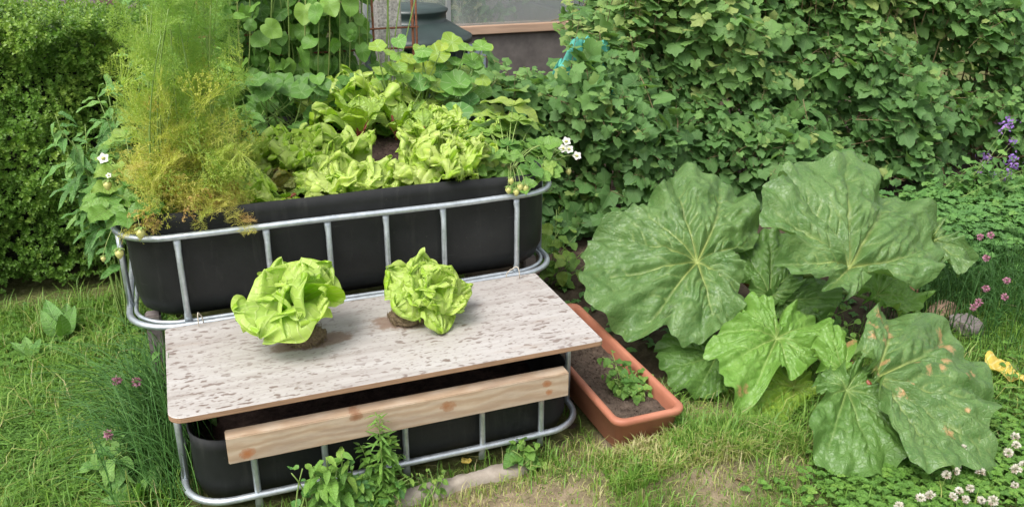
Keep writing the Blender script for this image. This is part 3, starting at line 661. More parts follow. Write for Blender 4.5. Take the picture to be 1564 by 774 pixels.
# ------------------------------------------------------------------ box hedge
def hedge():
    t = thing('box_hedge', (-1.4, 1.5, 0), 'dense clipped box hedge with tiny glossy leaves along the left of the lawn', 'hedge'); R = np.random.default_rng(3)
    # sprig
    ps = []; lf = blade_leaf(90, .34, 3, 2, .15, .25)
    for k in range(5):
        for s_ in (-1, 1):
            a = (k % 2)*1.57+(0 if s_ > 0 else math.pi)+.2*k; ax = np.array([math.cos(a), .55+.12*k, math.sin(a)]); ps.append((lf, basis(ax, nrm(np.array([-math.cos(a)*.6, 1.0, -math.sin(a)*.6]))), np.array([0, k*.22, 0]), .36-.03*k, .03*k))
    ps.append((lf, basis([.1, 1, 0], [1, 0, .3]), np.array([0, 1.1, 0]), .2, .25)); sprig = merge(ps)
    S = Soup()
    x0, x1, h = -3.4, -.36, .99
    def yf(x, z): return 1.10+.07*noise(np.column_stack([x, z]), 1.6, 41)+.03*noise(np.column_stack([x, z]), 5, 42)+np.where(z < .25, (.25-z)*.35, 0)
    def zt(x, y): return h+.05*noise(np.column_stack([x, y]), 1.5, 43)-.06*np.clip((x+.75)/.4, 0, 1)+.03*noise(np.column_stack([x, y]), 5, 47)
    n = 15000; x = R.uniform(x0, x1, n); z = R.uniform(.03, 1, n)**.9*(zt(x, x*0+1.2)); y = yf(x, z)+R.exponential(.035, n)
    P = np.column_stack([x, y, z]); o = nrm(np.column_stack([R.normal(size=n)*.5, -1+R.normal(size=n)*.3, .55+R.normal(size=n)*.45]))
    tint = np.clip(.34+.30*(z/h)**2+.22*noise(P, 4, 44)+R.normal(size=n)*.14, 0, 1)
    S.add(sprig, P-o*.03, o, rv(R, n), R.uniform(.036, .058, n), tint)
    n = 6500; x = R.uniform(x0, x1, n); y = R.uniform(1.08, 1.62, n); z = zt(x, y)-R.exponential(.03, n); P = np.column_stack([x, y, z])
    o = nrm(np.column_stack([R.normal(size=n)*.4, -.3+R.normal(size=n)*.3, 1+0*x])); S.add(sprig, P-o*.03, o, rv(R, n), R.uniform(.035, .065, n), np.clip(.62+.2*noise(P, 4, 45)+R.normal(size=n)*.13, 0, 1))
    n = 3500; y = R.uniform(1.12, 1.62, n); z = R.uniform(.03, .98, n)*.86; x = x1+.05*noise(np.column_stack([y, z]), 2, 46)-R.exponential(.03, n); P = np.column_stack([x, y, z])
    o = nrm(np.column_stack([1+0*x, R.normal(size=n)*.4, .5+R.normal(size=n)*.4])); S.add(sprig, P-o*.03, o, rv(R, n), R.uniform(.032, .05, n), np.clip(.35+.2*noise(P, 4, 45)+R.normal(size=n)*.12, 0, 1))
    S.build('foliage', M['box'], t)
    # added solid dark occluder block in place of inner twigs, then trunks
    import bmesh
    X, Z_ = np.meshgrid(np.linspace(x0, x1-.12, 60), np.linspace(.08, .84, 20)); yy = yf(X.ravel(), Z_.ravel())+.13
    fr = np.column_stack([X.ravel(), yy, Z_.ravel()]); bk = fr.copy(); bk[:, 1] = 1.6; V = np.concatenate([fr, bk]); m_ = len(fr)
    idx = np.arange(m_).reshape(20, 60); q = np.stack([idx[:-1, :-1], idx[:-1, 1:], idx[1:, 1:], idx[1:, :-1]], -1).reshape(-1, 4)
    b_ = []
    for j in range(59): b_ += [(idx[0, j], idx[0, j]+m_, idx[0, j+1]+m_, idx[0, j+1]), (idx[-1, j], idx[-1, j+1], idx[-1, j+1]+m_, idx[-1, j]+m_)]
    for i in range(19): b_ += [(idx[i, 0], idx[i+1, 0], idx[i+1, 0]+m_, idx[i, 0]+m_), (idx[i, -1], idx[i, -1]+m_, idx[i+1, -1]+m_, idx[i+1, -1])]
    link('dark_inner_block', mesh_np(V, np.concatenate([q, q[:, ::-1]+m_, np.array(b_)])), M['dark_core'], t)
    T = Soup()
    for i in range(34):
        x = x0+i*.076; T.tube(bez([x, 1.45, -.02], [x+R.normal()*.03, 1.4, .1], [x+R.normal()*.06, 1.35+R.normal()*.05, .3], 5), .012, .007, 5)
    T.build('stems', M['stem_brown'], t)
hedge()

# ------------------------------------------------------------------ currant bushes
def currant(x0, x1, seed, label, nshoot, ztop, yf, spill=0):
    R = np.random.default_rng(seed); xm = (x0+x1)/2
    t = thing('currant_bush', (xm, 1.5, 0), label, 'bush', 'currant bushes along the back'); S = Soup(); B = Soup()
    for i in range(nshoot):
        kind = R.random()
        x = R.uniform(x0, x1)
        if kind < .68:
            z = R.uniform(.10, 1)*ztop(x); y = yf(x, z)+R.exponential(.07)
            y += .12*math.sin(x*7+seed+z*3)+.07*math.sin(z*11+x*4)
            d = nrm([R.normal()*.45, -.75+R.normal()*.25, .35+R.normal()*.4])
        else:
            y = R.uniform(yf(x, ztop(x))-.02, 2.0 if x > 1.45 else 1.35); z = ztop(x)+.05*math.sin(x*8+y*7)-R.exponential(.05); d = nrm([R.normal()*.35, -.25+R.normal()*.3, 1])
        p1 = np.array([x, y, max(z, .06)]); L = R.uniform(.16, .3); p0 = p1-d*L; p0[2] = max(p0[2], .03)
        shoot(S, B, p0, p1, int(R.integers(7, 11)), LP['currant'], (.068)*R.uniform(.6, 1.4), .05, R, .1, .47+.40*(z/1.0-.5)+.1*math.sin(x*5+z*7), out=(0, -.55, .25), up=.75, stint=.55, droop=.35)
    for i in range(int(30*(x1-x0))):
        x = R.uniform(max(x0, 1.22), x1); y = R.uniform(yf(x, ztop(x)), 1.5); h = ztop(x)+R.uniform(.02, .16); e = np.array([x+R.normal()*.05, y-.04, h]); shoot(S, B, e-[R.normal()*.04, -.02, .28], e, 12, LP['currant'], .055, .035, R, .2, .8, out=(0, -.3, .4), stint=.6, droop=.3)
    for i in range(int(22*(x1-x0))):     # long woody stems rising from the base
        x = R.uniform(x0, x1); h = ztop(x)*R.uniform(.8, 1.08); b0 = np.array([xm+(x-xm)*.7, 1.3+R.normal()*.12, 0]); e = np.array([x, yf(x, h)+.02+R.random()*.4, h])
        B.tube(bez(b0, (b0+e)/2+[0, .1, .1], e, 9), .006, .0022, 5, R.uniform(.5, .9))
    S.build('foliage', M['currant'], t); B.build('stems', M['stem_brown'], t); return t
ztl = lambda x: .69+.31*min(1, max(0, (x-1.15)/.38))+.03*math.sin(x*13)
yfl = lambda x, z: .78+.40*z+.05*math.sin(x*4)
currant(.76, 1.75, 51, 'currant bush with lobed leaves right behind the strawberry end of the raised planter', 470, ztl, yfl)
currant(1.65, 2.75, 52, 'currant bush with lobed leaves directly behind the two upright rhubarb leaves', 640, lambda x: 1.02, lambda x, z: .80+.38*z+.05*math.sin(x*4))
currant(2.65, 4.3, 53, 'currant bush with lobed leaves at the right edge behind the purple flowers', 650, lambda x: 1.03, lambda x, z: .84+.36*z+.05*math.sin(x*4))

# ------------------------------------------------------------------ background: trellis, posts, bin, greenhouse, fence
def trellis():
    t = thing('mesh_trellis', (.0, 1.22, 0), 'rusty steel mesh trellis carrying the climbing round-leaved vine', 'trellis')
    xr = at(630, 30, Y=1.22)[0]
    for i in range(6): 
        x = xr-i*.158; tube_obj('upright_rod', [(x, 1.22, 0), (x, 1.22, .8), (x, 1.22, 1.5)], .0045 if i else .006, M['rust'], t, 6)
    tube_obj('upright_rod', [(xr+.012, 1.21, 0), (xr+.012, 1.21, .8), (xr+.012, 1.21, 1.5)], .0045, M['rust'], t, 6)
    for z in (.33, .49, .65, .81, at(600, 43, Y=1.215)[2], 1.12, 1.28, 1.44): tube_obj('cross_rod', [(xr-5.2*.158, 1.212, z), (xr-4*.158, 1.212, z), (xr+.02, 1.212, z)], .004, M['rust'], t, 6)
trellis()
a, b_ = at(577, 20, Y=1.36), at(613, 20, Y=1.36)
tag(box('garden_post', a[0], b_[0], 1.36, 1.36+(b_[0]-a[0]), -.05, 1.6, M['concrete'], None, .006), 'thick speckled concrete post just left of the dark compost bin', 'post')
a, b_ = at(535, 90, Y=1.42), at(558, 90, Y=1.42)
tag(box('garden_post', a[0], b_[0], 1.42, 1.42+.09, -.05, 1.12, M['concrete'], None, .006), 'shorter speckled concrete post half hidden behind the climbing vine', 'post')
def lathe(name, prof, c, mat, parent, n=40):
    V = []; 
    for r, z in prof:
        for j in range(n): a = 2*math.pi*j/n; V.append((c[0]+r*math.cos(a), c[1]+r*math.sin(a), z))
    k = len(prof); F = [(i*n+j, i*n+(j+1) % n, (i+1)*n+(j+1) % n, (i+1)*n+j) for i in range(k-1) for j in range(n)]+[tuple(range((k-1)*n, k*n))]
    return link(name, mesh_np(V, F, True), mat, parent)
def bin_():
    c = at(628, 42, Y=2.62); zl = c[2]; t = thing('compost_bin', (c[0], c[1], 0), 'round dark green plastic compost bin with a stepped lid behind the post', 'bin'); r = .305
    lathe('bin_body', [(r+.05, 0), (r+.03, .1), (r-.01, zl-.06), (r-.01, zl-.05)], c, M['bin'], t)
    for j in range(20):
        a = 2*math.pi*j/20; x, y = c[0]+(r+.012)*math.cos(a), c[1]+(r+.012)*math.sin(a); 
        if j < 20: tube_obj('body_rib', [(c[0]+(r+.045)*math.cos(a), c[1]+(r+.045)*math.sin(a), .02), (c[0]+(r+.02)*math.cos(a), c[1]+(r+.02)*math.sin(a), zl*.5), (c[0]+(r-.008)*math.cos(a), c[1]+(r-.008)*math.sin(a), zl-.06)], .007, M['bin'], t, 5)
    lid = lathe('lid', [(r+.01, zl-.075), (r+.03, zl-.07), (r+.03, zl-.04), (r+.0, zl-.025), (r-.10, zl+.035), (r-.11, zl+.04), (r-.11, zl+.075), (r-.10, zl+.09), (r-.10, zl+.10), (r-.13, zl+.115), (.02, zl+.125)], c, M['bin'], t)
bin_()
def greenhouse():
    Y0 = 3.3; zs = at(720, 40, Y=Y0)[2]; zb = at(720, 53, Y=Y0)[2]; xl = at(560, 45, Y=Y0)[0]; xr = at(907, 45, Y=Y0)[0]
    t = thing('greenhouse', ((xl+xr)/2, Y0+1, 0), 'glass greenhouse with a timber sill above a brown base wall', 'greenhouse')
    box('sill', xl, xr, Y0-.03, Y0+.08, zb, zs, M['sill'], t, .004)
    box('base_wall', xl, xr, Y0, Y0+.06, -.02, zb-.002, M['ghwall'], t, 0)
    for px in (725, 1010): 
        x = at(px+12, 80, Y=Y0)[0]; box('base_panel', x-.22, x+.02, Y0-.012, Y0-.002, .16, zb-.06, M['alu'] if px > 900 else M['glass2'], t, .003)
    for x in (xl, (xl+xr)/2-.25, xr): box('frame_post', x-.014, x+.014, Y0-.012, Y0+.03, zs+.001, 1.9, M['alu'], t, .002)
    box('frame_rail', xl, xr, Y0-.012, Y0+.03, 1.9, 1.94, M['alu'], t, .002)
    xs = [xl, (xl+xr)/2-.25, xr]
    for i in range(2): box('pane', xs[i]+.016, xs[i+1]-.016, Y0+.006, Y0+.010, zs+.002, 1.898, M['glass'], t, 0)
    # side wall going back, back wall, sloping roof
    box('side_pane', xr-.006, xr-.002, Y0+.05, Y0+2.2, zs, 1.9, M['glass'], t, 0); box('side_base', xr-.05, xr, Y0+.062, Y0+2.2, -.02, zs-.002, M['ghwall'], t, 0)
    box('frame_post', xr-.014, xr+.014, Y0+2.2, Y0+2.24, -.02, 1.9, M['alu'], t, .002)
    box('frame_rail', xr-.02, xr+.02, Y0+.031, Y0+2.2, 1.9, 1.94, M['alu'], t, .002)
    # staging bench inside
    box('staging', xl+.1, xr-.12, Y0+.25, Y0+.7, zs-.12, zs-.08, M['sill'], t, .004)
    me = mesh_np([(xl, Y0, 1.945), (xr, Y0, 1.945), (xr, Y0+1.1, 2.5), (xl, Y0+1.1, 2.5), (xl, Y0, 1.949), (xr, Y0, 1.949), (xr, Y0+1.1, 2.504), (xl, Y0+1.1, 2.504)], [(0, 1, 2, 3), (7, 6, 5, 4), (0, 4, 5, 1), (1, 5, 6, 2), (2, 6, 7, 3), (3, 7, 4, 0)], False); link('roof', me, M['glass'], t)
    R = np.random.default_rng(77)
    # tomato-like plants growing inside
    for k in range(4):
        x = xl+.35+k*(xr-xl-.6)/3; p = thing('greenhouse_plant', (x, Y0+1.2, 0), ['tall leafy plant inside the greenhouse at its left end', 'tall leafy plant inside the greenhouse left of the middle', 'tall leafy plant inside the greenhouse right of the middle', 'tall leafy plant inside the greenhouse near the corner frame'][k], 'plant', 'plants inside the greenhouse'); S = Soup(); B = Soup()
        for i in range(55):
            z = R.uniform(.05, 1.35); a = R.uniform(0, 6.28); q = np.array([x, Y0+1.2, z]); e = q+np.array([math.cos(a)*.34, math.sin(a)*.3, .06]); shoot(S, B, q, e, 6, LP['ovate'], .11, .03, R, .2, .45)
        B.tube([(x, Y0+1.2, 0), (x+.02, Y0+1.2, .7), (x, Y0+1.2, 1.4)], .01, .005, 5); S.build('foliage', M['broad'], p); B.build('stems', M['stem'], p)
M['glass2'] = plain('blue_grey_panel', (.30, .36, .42), .3, nscale=6, var=.35, bs=0)
greenhouse()
def fence():
    y = 2.9; t = thing('board_fence', (-1.2, y, 0), 'grey weathered board fence behind the box hedge', 'fence'); x = -3.6; R = np.random.default_rng(5)
    while x < .15:
        w_ = R.uniform(.10, .13); box('fence_board', x, x+w_, y+R.uniform(0, .006), y+.02, 0, 1.25+R.uniform(-.02, .02), M['fence'] if R.random() < .6 else M['fence2'], t, .003); x += w_+R.uniform(.008, .03)
    box('fence_rail', -3.6, .15, y+.024, y+.06, .95, 1.03, M['fence2'], t, .003); box('fence_rail', -3.6, .15, y+.024, y+.06, .25, .33, M['fence2'], t, .003)
M['fence2'] = plain('brown_fence_board', (.20, .13, .10), .85, nscale=20, var=.4, bs=.4, stretch=(3, 3, .3))
fence()
def shrub(name, c, size, n, mat, protos, ls, label, seed, tint=.4, grp=None, cat='shrub'):
    R = np.random.default_rng(seed); t = thing(name, (c[0], c[1], 0), label, cat, grp); S = Soup(); B = Soup()
    for i in range(n):
        d = rv(R); d[2] = abs(d[2])*1.0-.25; d = nrm(d); r = R.uniform(.55, 1.0)*(1+.15*math.sin(d[0]*7+d[1]*5+d[2]*6+seed)); p = np.array(c)+d*np.array(size)*r; p[2] = max(p[2], .05)
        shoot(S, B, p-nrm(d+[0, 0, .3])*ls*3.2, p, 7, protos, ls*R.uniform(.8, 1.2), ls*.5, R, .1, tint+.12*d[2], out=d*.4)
    for i in range(8): a = R.uniform(0, 6.28); B.tube(bez([c[0]+math.cos(a)*.05, c[1]+math.sin(a)*.05, 0], [c[0]+math.cos(a)*.1, c[1]+math.sin(a)*.1, c[2]*.8], [c[0]+math.cos(a)*size[0]*.6, c[1]+math.sin(a)*size[1]*.6, c[2]+size[2]*.5], 7), .012, .004, 5)
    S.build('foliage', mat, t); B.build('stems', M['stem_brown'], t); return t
shrub('leafy_shrub', (-.30, 2.05, .62), (.62, .36, .52), 230, M['currant'], LP['currant'], .07, 'dark leafy shrub behind the trellis, mostly hidden', 61, .15)
shrub('garden_shrub', (1.2, 6.6, 1.0), (1.5, .9, .95), 240, M['broad'], LP['ovate'], .16, 'rounded green shrub far beyond the greenhouse, seen through its left panes', 62, .5)
shrub('garden_shrub', (3.6, 6.9, 1.05), (1.5, .9, 1.0), 240, M['broad'], LP['ovate'], .16, 'rounded green shrub far beyond the greenhouse, seen through its right panes', 63, .3)
shrub('garden_shrub', (2.45, 2.55, .6), (.42, .5, .6), 150, M['currant'], LP['currant'], .07, 'yellow-green leafy shrub at the right corner of the greenhouse', 64, .75)
def netting():
    c = at(900, 62, Y=1.10); n = 40; U, V_ = np.meshgrid(np.linspace(-1, 1, n), np.linspace(-1, 1, n)); P = np.column_stack([U.ravel(), V_.ravel()])
    w1 = noise(P, .8, 71); w2 = noise(P, 2.2, 72); X_ = c[0]+P[:, 0]*.13+w2*.015; Y_ = 1.13+P[:, 1]*.10; Z_ = c[2]-.02-.18*np.abs(P[:, 1])**2-.10*np.abs(P[:, 0])**2+.05*w1+.022*w2
    idx = np.arange(n*n).reshape(n, n); F = np.stack([idx[:-1, :-1], idx[:-1, 1:], idx[1:, 1:], idx[1:, :-1]], -1).reshape(-1, 4)
    o = link('bird_netting', mesh_np(np.column_stack([X_, Y_, Z_]), F), M['net']); m = o.modifiers.new('t', 'SOLIDIFY'); m.thickness = .002
    tag(o, 'crumpled teal bird netting draped over the currants by the greenhouse corner', 'netting')
netting()

# ------------------------------------------------------------------ climbing vine on the trellis
def vine():
    R = np.random.default_rng(81); t = thing('climbing_vine', (.0, 1.15, 0), 'climbing vine with round green leaves and pale hanging stems on the rusty trellis', 'vine'); S = Soup(); B = Soup()
    n = 620; px = R.uniform(325, 572, n); py = R.uniform(-60, 200, n)
    for i in range(n):
        if px[i] > 540 and R.random() < .55: continue
        y = 1.16-R.exponential(.05)+R.uniform(0, .16); p = at(px[i], py[i], Y=y); s_ = R.uniform(.04, .08)
        o = nrm([R.normal()*.5, -.7+R.normal()*.3, .65+R.normal()*.35]); f = nrm([R.normal()*.5, -.35, -.8+R.normal()*.3])
        tt = np.clip(.42+.2*R.normal()+(.15 if y < 1.1 else -.2), 0, 1); pick(S, LP['heart']+LP['round'][1:3], p[None], f, o, s_, tt, R)
        B.tube(bez(p, p+[R.normal()*.02, .03, -.03], [p[0]+R.normal()*.03, 1.2, p[2]-.08], 4), .0014, .0014, 3, .5)
    for x in (352, 362, 378, 420, 437, 470, 487, 500, 516, 519, 533, 545, 560): 
        a = at(x, -60, Y=1.09); b = at(x+R.normal()*5, R.uniform(90, 190), Y=1.12); B.tube(bez(a, (a+b)/2+R.normal(size=3)*.015, b, 10), .003, .002, 5, R.uniform(.45, .8))
    for i in range(26): a = np.array([R.uniform(-.5, .42), 1.17, .0]); B.tube(bez(a, a+[R.normal()*.1, .02, .5], [a[0]+R.normal()*.12, 1.15, 1.35], 10), .0035, .002, 5, .4)
    S.build('foliage', M['bean'], t); B.build('stems', M['stem'], t)
vine()
def nasturtium(name, spots, label, seed, root, mat='nast', n=0, box_=None, yr=(.78, .98), sz=(.05, .075), tint=.5):
    R = np.random.default_rng(seed); t = thing(name, root, label, 'plant'); S = Soup(); B = Soup()
    for (px, py, y, s_, tt) in spots:
        p = at(px, py, Y=y); o = nrm([R.normal()*.15-.1, -.62, .75]); pick(S, LP['round'][:1]+LP['round'][3:], p[None], nrm([R.normal()*.3, -.5, -.5]), o, s_, tt, R)
        B.tube(bez(p-o*.002, p+[0, .02, -.08], np.array(root)+R.normal(size=3)*[.03, .03, 0], 6), .0022, .0025, 4, .4)
    for i in range(n):
        p = at(R.uniform(box_[0], box_[1]), R.uniform(box_[2], box_[3]), Y=R.uniform(*yr)); o = nrm([R.normal()*.35, -.5+R.normal()*.25, .75]); pick(S, LP['round']+LP['heart'][:2], p[None], nrm([R.normal()*.5, -.6, -.3]), o, R.uniform(*sz), np.clip(tint+.22*R.normal(), 0, 1), R)
        B.tube(bez(p-o*.002, p+[0, .02, -.06], np.array(root)+R.normal(size=3)*[.1, .06, 0], 5), .0018, .0022, 4, .4)
    S.build('foliage', M[mat], t); B.build('stems', M['stem'], t)
nasturtium('nasturtium', [(696, 128, .80, .115, .3), (700, 172, .72, .10, .12), (640, 125, .82, .085, .2), (722, 95, .85, .085, .45), (668, 82, .88, .09, .8), (738, 140, .85, .07, .4), (615, 105, .86, .085, .9), (650, 105, .86, .08, .95), (690, 65, .9, .09, .75), (672, 110, .86, .075, .15)],
           'bushy nasturtium with big round leaves, one plate-sized, at the back of the raised planter', 91, (.40, .85, .57), n=85, box_=(575, 745, 62, 205), tint=.6)
nasturtium('nasturtium', [(430, 128, .93, .10, .2), (450, 130, .93, .08, .1), (415, 125, .93, .08, .25)], 'nasturtium with a pair of blue-green round leaves under the climbing vine', 92, (-.05, .92, .57), n=60, box_=(375, 545, 120, 200), tint=.15, mat='bean')

# ------------------------------------------------------------------ lettuces
def lettuce_leaf(S, base, axis, az, lean, curl, L, W, R, frill=.06, fk=7, cup=.25, tint=.5, nu=26, nv=40, basew=.22, rib=.4, wob=.12, outv=None):
    axis = nrm(axis); e1 = nrm(np.cross(axis, [0.3, 1, .1])); e2 = np.cross(axis, e1)
    out = e1*math.cos(az)+e2*math.sin(az)
    if outv is not None: out = nrm(np.asarray(outv)-np.dot(outv, axis)*axis)
    side = np.cross(axis, out)
    us = 1-(1-np.linspace(0, 1, nu))**1.55; pos = np.zeros(3); cl = []; ds = []
    for i, u in enumerate(us):
        a = lean+curl*u**1.5; d = axis*math.cos(a)+out*math.sin(a); cl.append(pos.copy()); ds.append(d); pos = pos+d*L*((us[i+1]-u) if i < nu-1 else 0)
    p1, p2, p3, p4 = R.uniform(0, 6.28, 4); V = []; U = []; T = []
    for i, u in enumerate(us):
        w_ = W*(basew+(1-basew)*min(1, u/.5)**1.3)*math.sqrt(max(0.0, 1-max(0, (u-.55)/.45)**2.2))*.5
        nn = nrm(np.cross(side, ds[i]))*-1   # inner (upper) face
        nn = -nrm(np.cross(ds[i], side))
        for v in np.linspace(-1, 1, nv):
            e = max(abs(v), max(0, (u-.45)/.55))**2.2; q = v*w_
            ph = v*fk*1.6+p1; sgn = u*fk*2.2*math.tanh(v*2.5)
            hh = frill*L*e*(math.sin(ph+sgn+p2)+.55*math.sin(2.3*(ph-sgn)+p3)+.16*math.sin(4.1*ph+3*u*fk+p4))
            hh += wob*L*.3*math.sin(u*4+p4+v*1.5)*min(1, u*2)+.010*L*math.sin(v*9+p2+2*math.sin(u*6))*math.sin(u*13+p1+2*v)*min(1, u*3)-.02*L*math.exp(-(v/.12)**2)*(1-u)
            hh += cup*w_*v*v*1.6
            r2 = frill*.7*L*e*math.sin(3.1*ph+sgn+p4)
            V.append(base+cl[i]+side*(q*(1-.12*cup*abs(v)))+nn*hh+ds[i]*r2); U.append((q/L, u)); T.append(np.clip(tint-.25*(1-u)*(abs(v) < .3)*0+.20*(u-.5)+.1*math.sin(p1+u*3+v), 0, 1))
    k = nv; F = []
    for i in range(nu-1):
        for j in range(nv-1): a = i*k+j; F += [(a, a+1, a+k+1), (a, a+k+1, a+k)]
    S.raw(V, F, T, np.array(U))
def lettuce(c, r, label, seed, n=20, axis=(0, 0, 1), kind='frilly', mat='lettuce', tint=.55, name='lettuce', rootball=None, stuff=None, lmin=.15, lmax=1.25, h=1.0, ncen=5, clamp=False):
    R = np.random.default_rng(seed); t = thing(name, c, label, 'lettuce'); S = Soup(); c = np.asarray(c, float)
    K = dict(frilly=dict(frill=.12, fk=6, cup=.18, wob=.3), smooth=dict(frill=.045, fk=1.6, cup=.22, wob=.12), leaf=dict(frill=.095, fk=4.2, cup=.2, wob=.28))[kind]
    for i in range(n):
        k = (i+.5)/n; az = i*2.399+R.normal()*.2; lean = lmin+(lmax-lmin)*k+R.normal()*.08; curl = (.25+.7*k)*R.uniform(.7, 1.2) if kind != 'smooth' else (-.1+.9*k)*R.uniform(.6, 1.2)
        L = r*(.70+.45*k)*R.uniform(.85, 1.12)*h; W = r*R.uniform(.85, 1.2)*dict(frilly=1.05, leaf=.9, smooth=1.35)[kind]
        if kind == 'smooth':
            lean = (.08 if k < .25 else .30+.62*(k-.25)/.75)+R.normal()*.08; curl = (-.2 if k < .25 else .25+.75*k)+R.normal()*.15; L = r*(.66 if k < .25 else .85+.3*k)*R.uniform(.85, 1.12); W = r*R.uniform(1.2, 1.5); K = dict(frill=.07, fk=2.6, cup=(.55 if k < .25 else .30-.25*k)+R.normal()*.08, wob=.42, basew=.35)
        lettuce_leaf(S, c+rv(R)*r*.03, axis, az, lean, curl, L, W, R, tint=np.clip(tint-.12*(1-k)*0+.12*R.normal()-(.18 if k > .8 else 0), 0, 1), **K)
    if clamp:
        for V_ in S.V:
            m_ = V_[:, 2] < .648; V_[m_, 1] = np.maximum(V_[m_, 1], .040+.2*np.clip(.62-V_[m_, 2], 0, .05)); V_[:, 2] = np.maximum(V_[:, 2], .565)
    S.build('leaves', M[mat], t)
    if rootball is not None:
        p, rx, ry, rz = rootball
        import bmesh
        bm = bmesh.new(); bmesh.ops.create_icosphere(bm, subdivisions=5, radius=1); V = np.array([v.co[:] for v in bm.verts]); k = noise(V, 1.0, seed)*.14+noise(V, 6, seed+1)*.07
        V = V*(1+k)[:, None]*np.array([rx, ry, rz])+np.array(p); V[:, 2] = np.maximum(V[:, 2], .3395)
        for v, q in zip(bm.verts, V): v.co = q
        me = bpy.data.meshes.new('rb'); bm.to_mesh(me); bm.free(); me.polygons.foreach_set('use_smooth', [True]*len(me.polygons)); link('root_ball', me, M['root'], t)
        B = Soup()
        for i in range(260):
            d = rv(R); q = np.array(p)+d*np.array([rx, ry, rz])*.98; q[2] = max(q[2], .342); e = q+nrm(np.cross(d, rv(R)))*R.uniform(.01, .03)+d*.003; e[2] = max(e[2], .341); B.tube(bez(q, (q+e)/2+d*.007, e, 4), .0007, .0005, 3, R.random())
        B.build('roots', M['stem_brown'], t)
    return t
b1 = RB1+np.array([.0, .0, .0]); b2 = RB2
lettuce(b1+[-.020, .022, .074], .136, 'smooth pale green lettuce pulled with its root ball, left one on the speckled board', 101, n=13, axis=(-.14, -.34, .9), kind='smooth', tint=.55, lmin=.15, lmax=1.55, rootball=((b1[0], b1[1], .357), .046, .034, .026), h=.95)
lettuce(b2+[.062, .004, .060], .124, 'frilly pale green lettuce pulled with its root ball, right one on the speckled board', 102, n=17, axis=(.22, -.38, .8), kind='leaf', tint=.66, lmin=.1, lmax=1.45, rootball=((b2[0]+.008, b2[1]+.004, .358), .052, .040, .028), h=.92)
def at_soil(px, py): p = at(px, py, Z=.60); return np.array([p[0], p[1], .575])
def LQ(px, py, r, label, seed, **k): 
    p = at_soil(px, py); return lettuce(p, r, label, seed, clamp=True, **k)
LQ(448, 262, .155, 'green frilly lettuce with red-tinged edges beside the dill', 111, n=18, lmax=1.0, h=1.15, kind='frilly', mat='lettuce', tint=.42)
LQ(497, 247, .15, 'bright yellow-green lettuce behind the front row, left of the bare soil', 112, n=16, kind='leaf', tint=.65, lmax=1.0, h=1.15)
LQ(528, 292, .14, 'wide pale yellow lettuce at the front rim left of centre', 113, n=16, kind='leaf', tint=.85, lmax=1.1, h=1.05)
LQ(677, 270, .155, 'big bright frilly lettuce at the front rim right of centre', 114, n=22, kind='frilly', tint=.75, lmax=1.05, h=1.15)
LQ(382, 305, .12, 'pale broad-leaved lettuce squeezed against the dill at the front rim', 115, n=14, kind='leaf', tint=.6)
LQ(422, 283, .09, 'red-edged young lettuce at the front rim next to the dill', 116, n=12, kind='leaf', mat='lettuce_red', tint=.55)
LQ(672, 205, .13, 'tall narrow yellow-green lettuce behind the big frilly one', 117, n=12, kind='leaf', tint=.72, lmax=.8)
LQ(738, 212, .11, 'yellow-green lettuce between the nasturtium and the strawberries', 118, n=12, kind='leaf', tint=.55, lmax=.9)
LQ(585, 292, .07, 'small pale lettuce low on the front rim beside the big frilly one', 119, n=10, kind='leaf', tint=.75)
def beet(px, py, n, Lr, label, seed, spread=.62, tint=.5):
    c = at_soil(px, py); R = np.random.default_rng(seed); t = thing('beetroot_plant', c, label, 'plant', 'beetroot plants in the raised planter'); S = Soup(); B = Soup()
    for i in range(n):
        az = i*2.4+R.normal()*.3; d = np.array([math.cos(az), math.sin(az), 0]); ln = R.uniform(.3, 1)*spread; s_ = Lr*R.uniform(.3, .6); e = c+d*s_*math.sin(ln)+np.array([0, 0, s_*math.cos(ln)]); B.tube(bez(c, c+[0, 0, s_*.5], e, 6), .005, .003, 6, .25)
        lettuce_leaf(S, e, nrm(d*math.sin(ln)*.7+[0, 0, 1]), 0, ln*.5, R.uniform(.4, 1.2), Lr*R.uniform(.4, .62), Lr*R.uniform(.38, .55), R, frill=.06, fk=3, cup=.12, outv=d, tint=np.clip(tint+.15*R.normal(), 0, 1), basew=.35)
    S.build('leaves', M['chard'], t); B.build('leaf_stalks', M['stem_red'], t)
beet(550, 214, 9, .18, 'bright green beetroot plant with red stalks left of the bare soil patch', 121, tint=.5)
beet(606, 206, 9, .16, 'bright green beetroot plant with red stalks behind the bare soil patch', 122, tint=.45)
beet(650, 222, 7, .15, 'bright green beetroot plant with red stalks right of the bare soil patch', 123, tint=.6)
beet(436, 300, 5, .07, 'tiny beetroot seedling with red stalks at the front rim', 124, .9, .3)
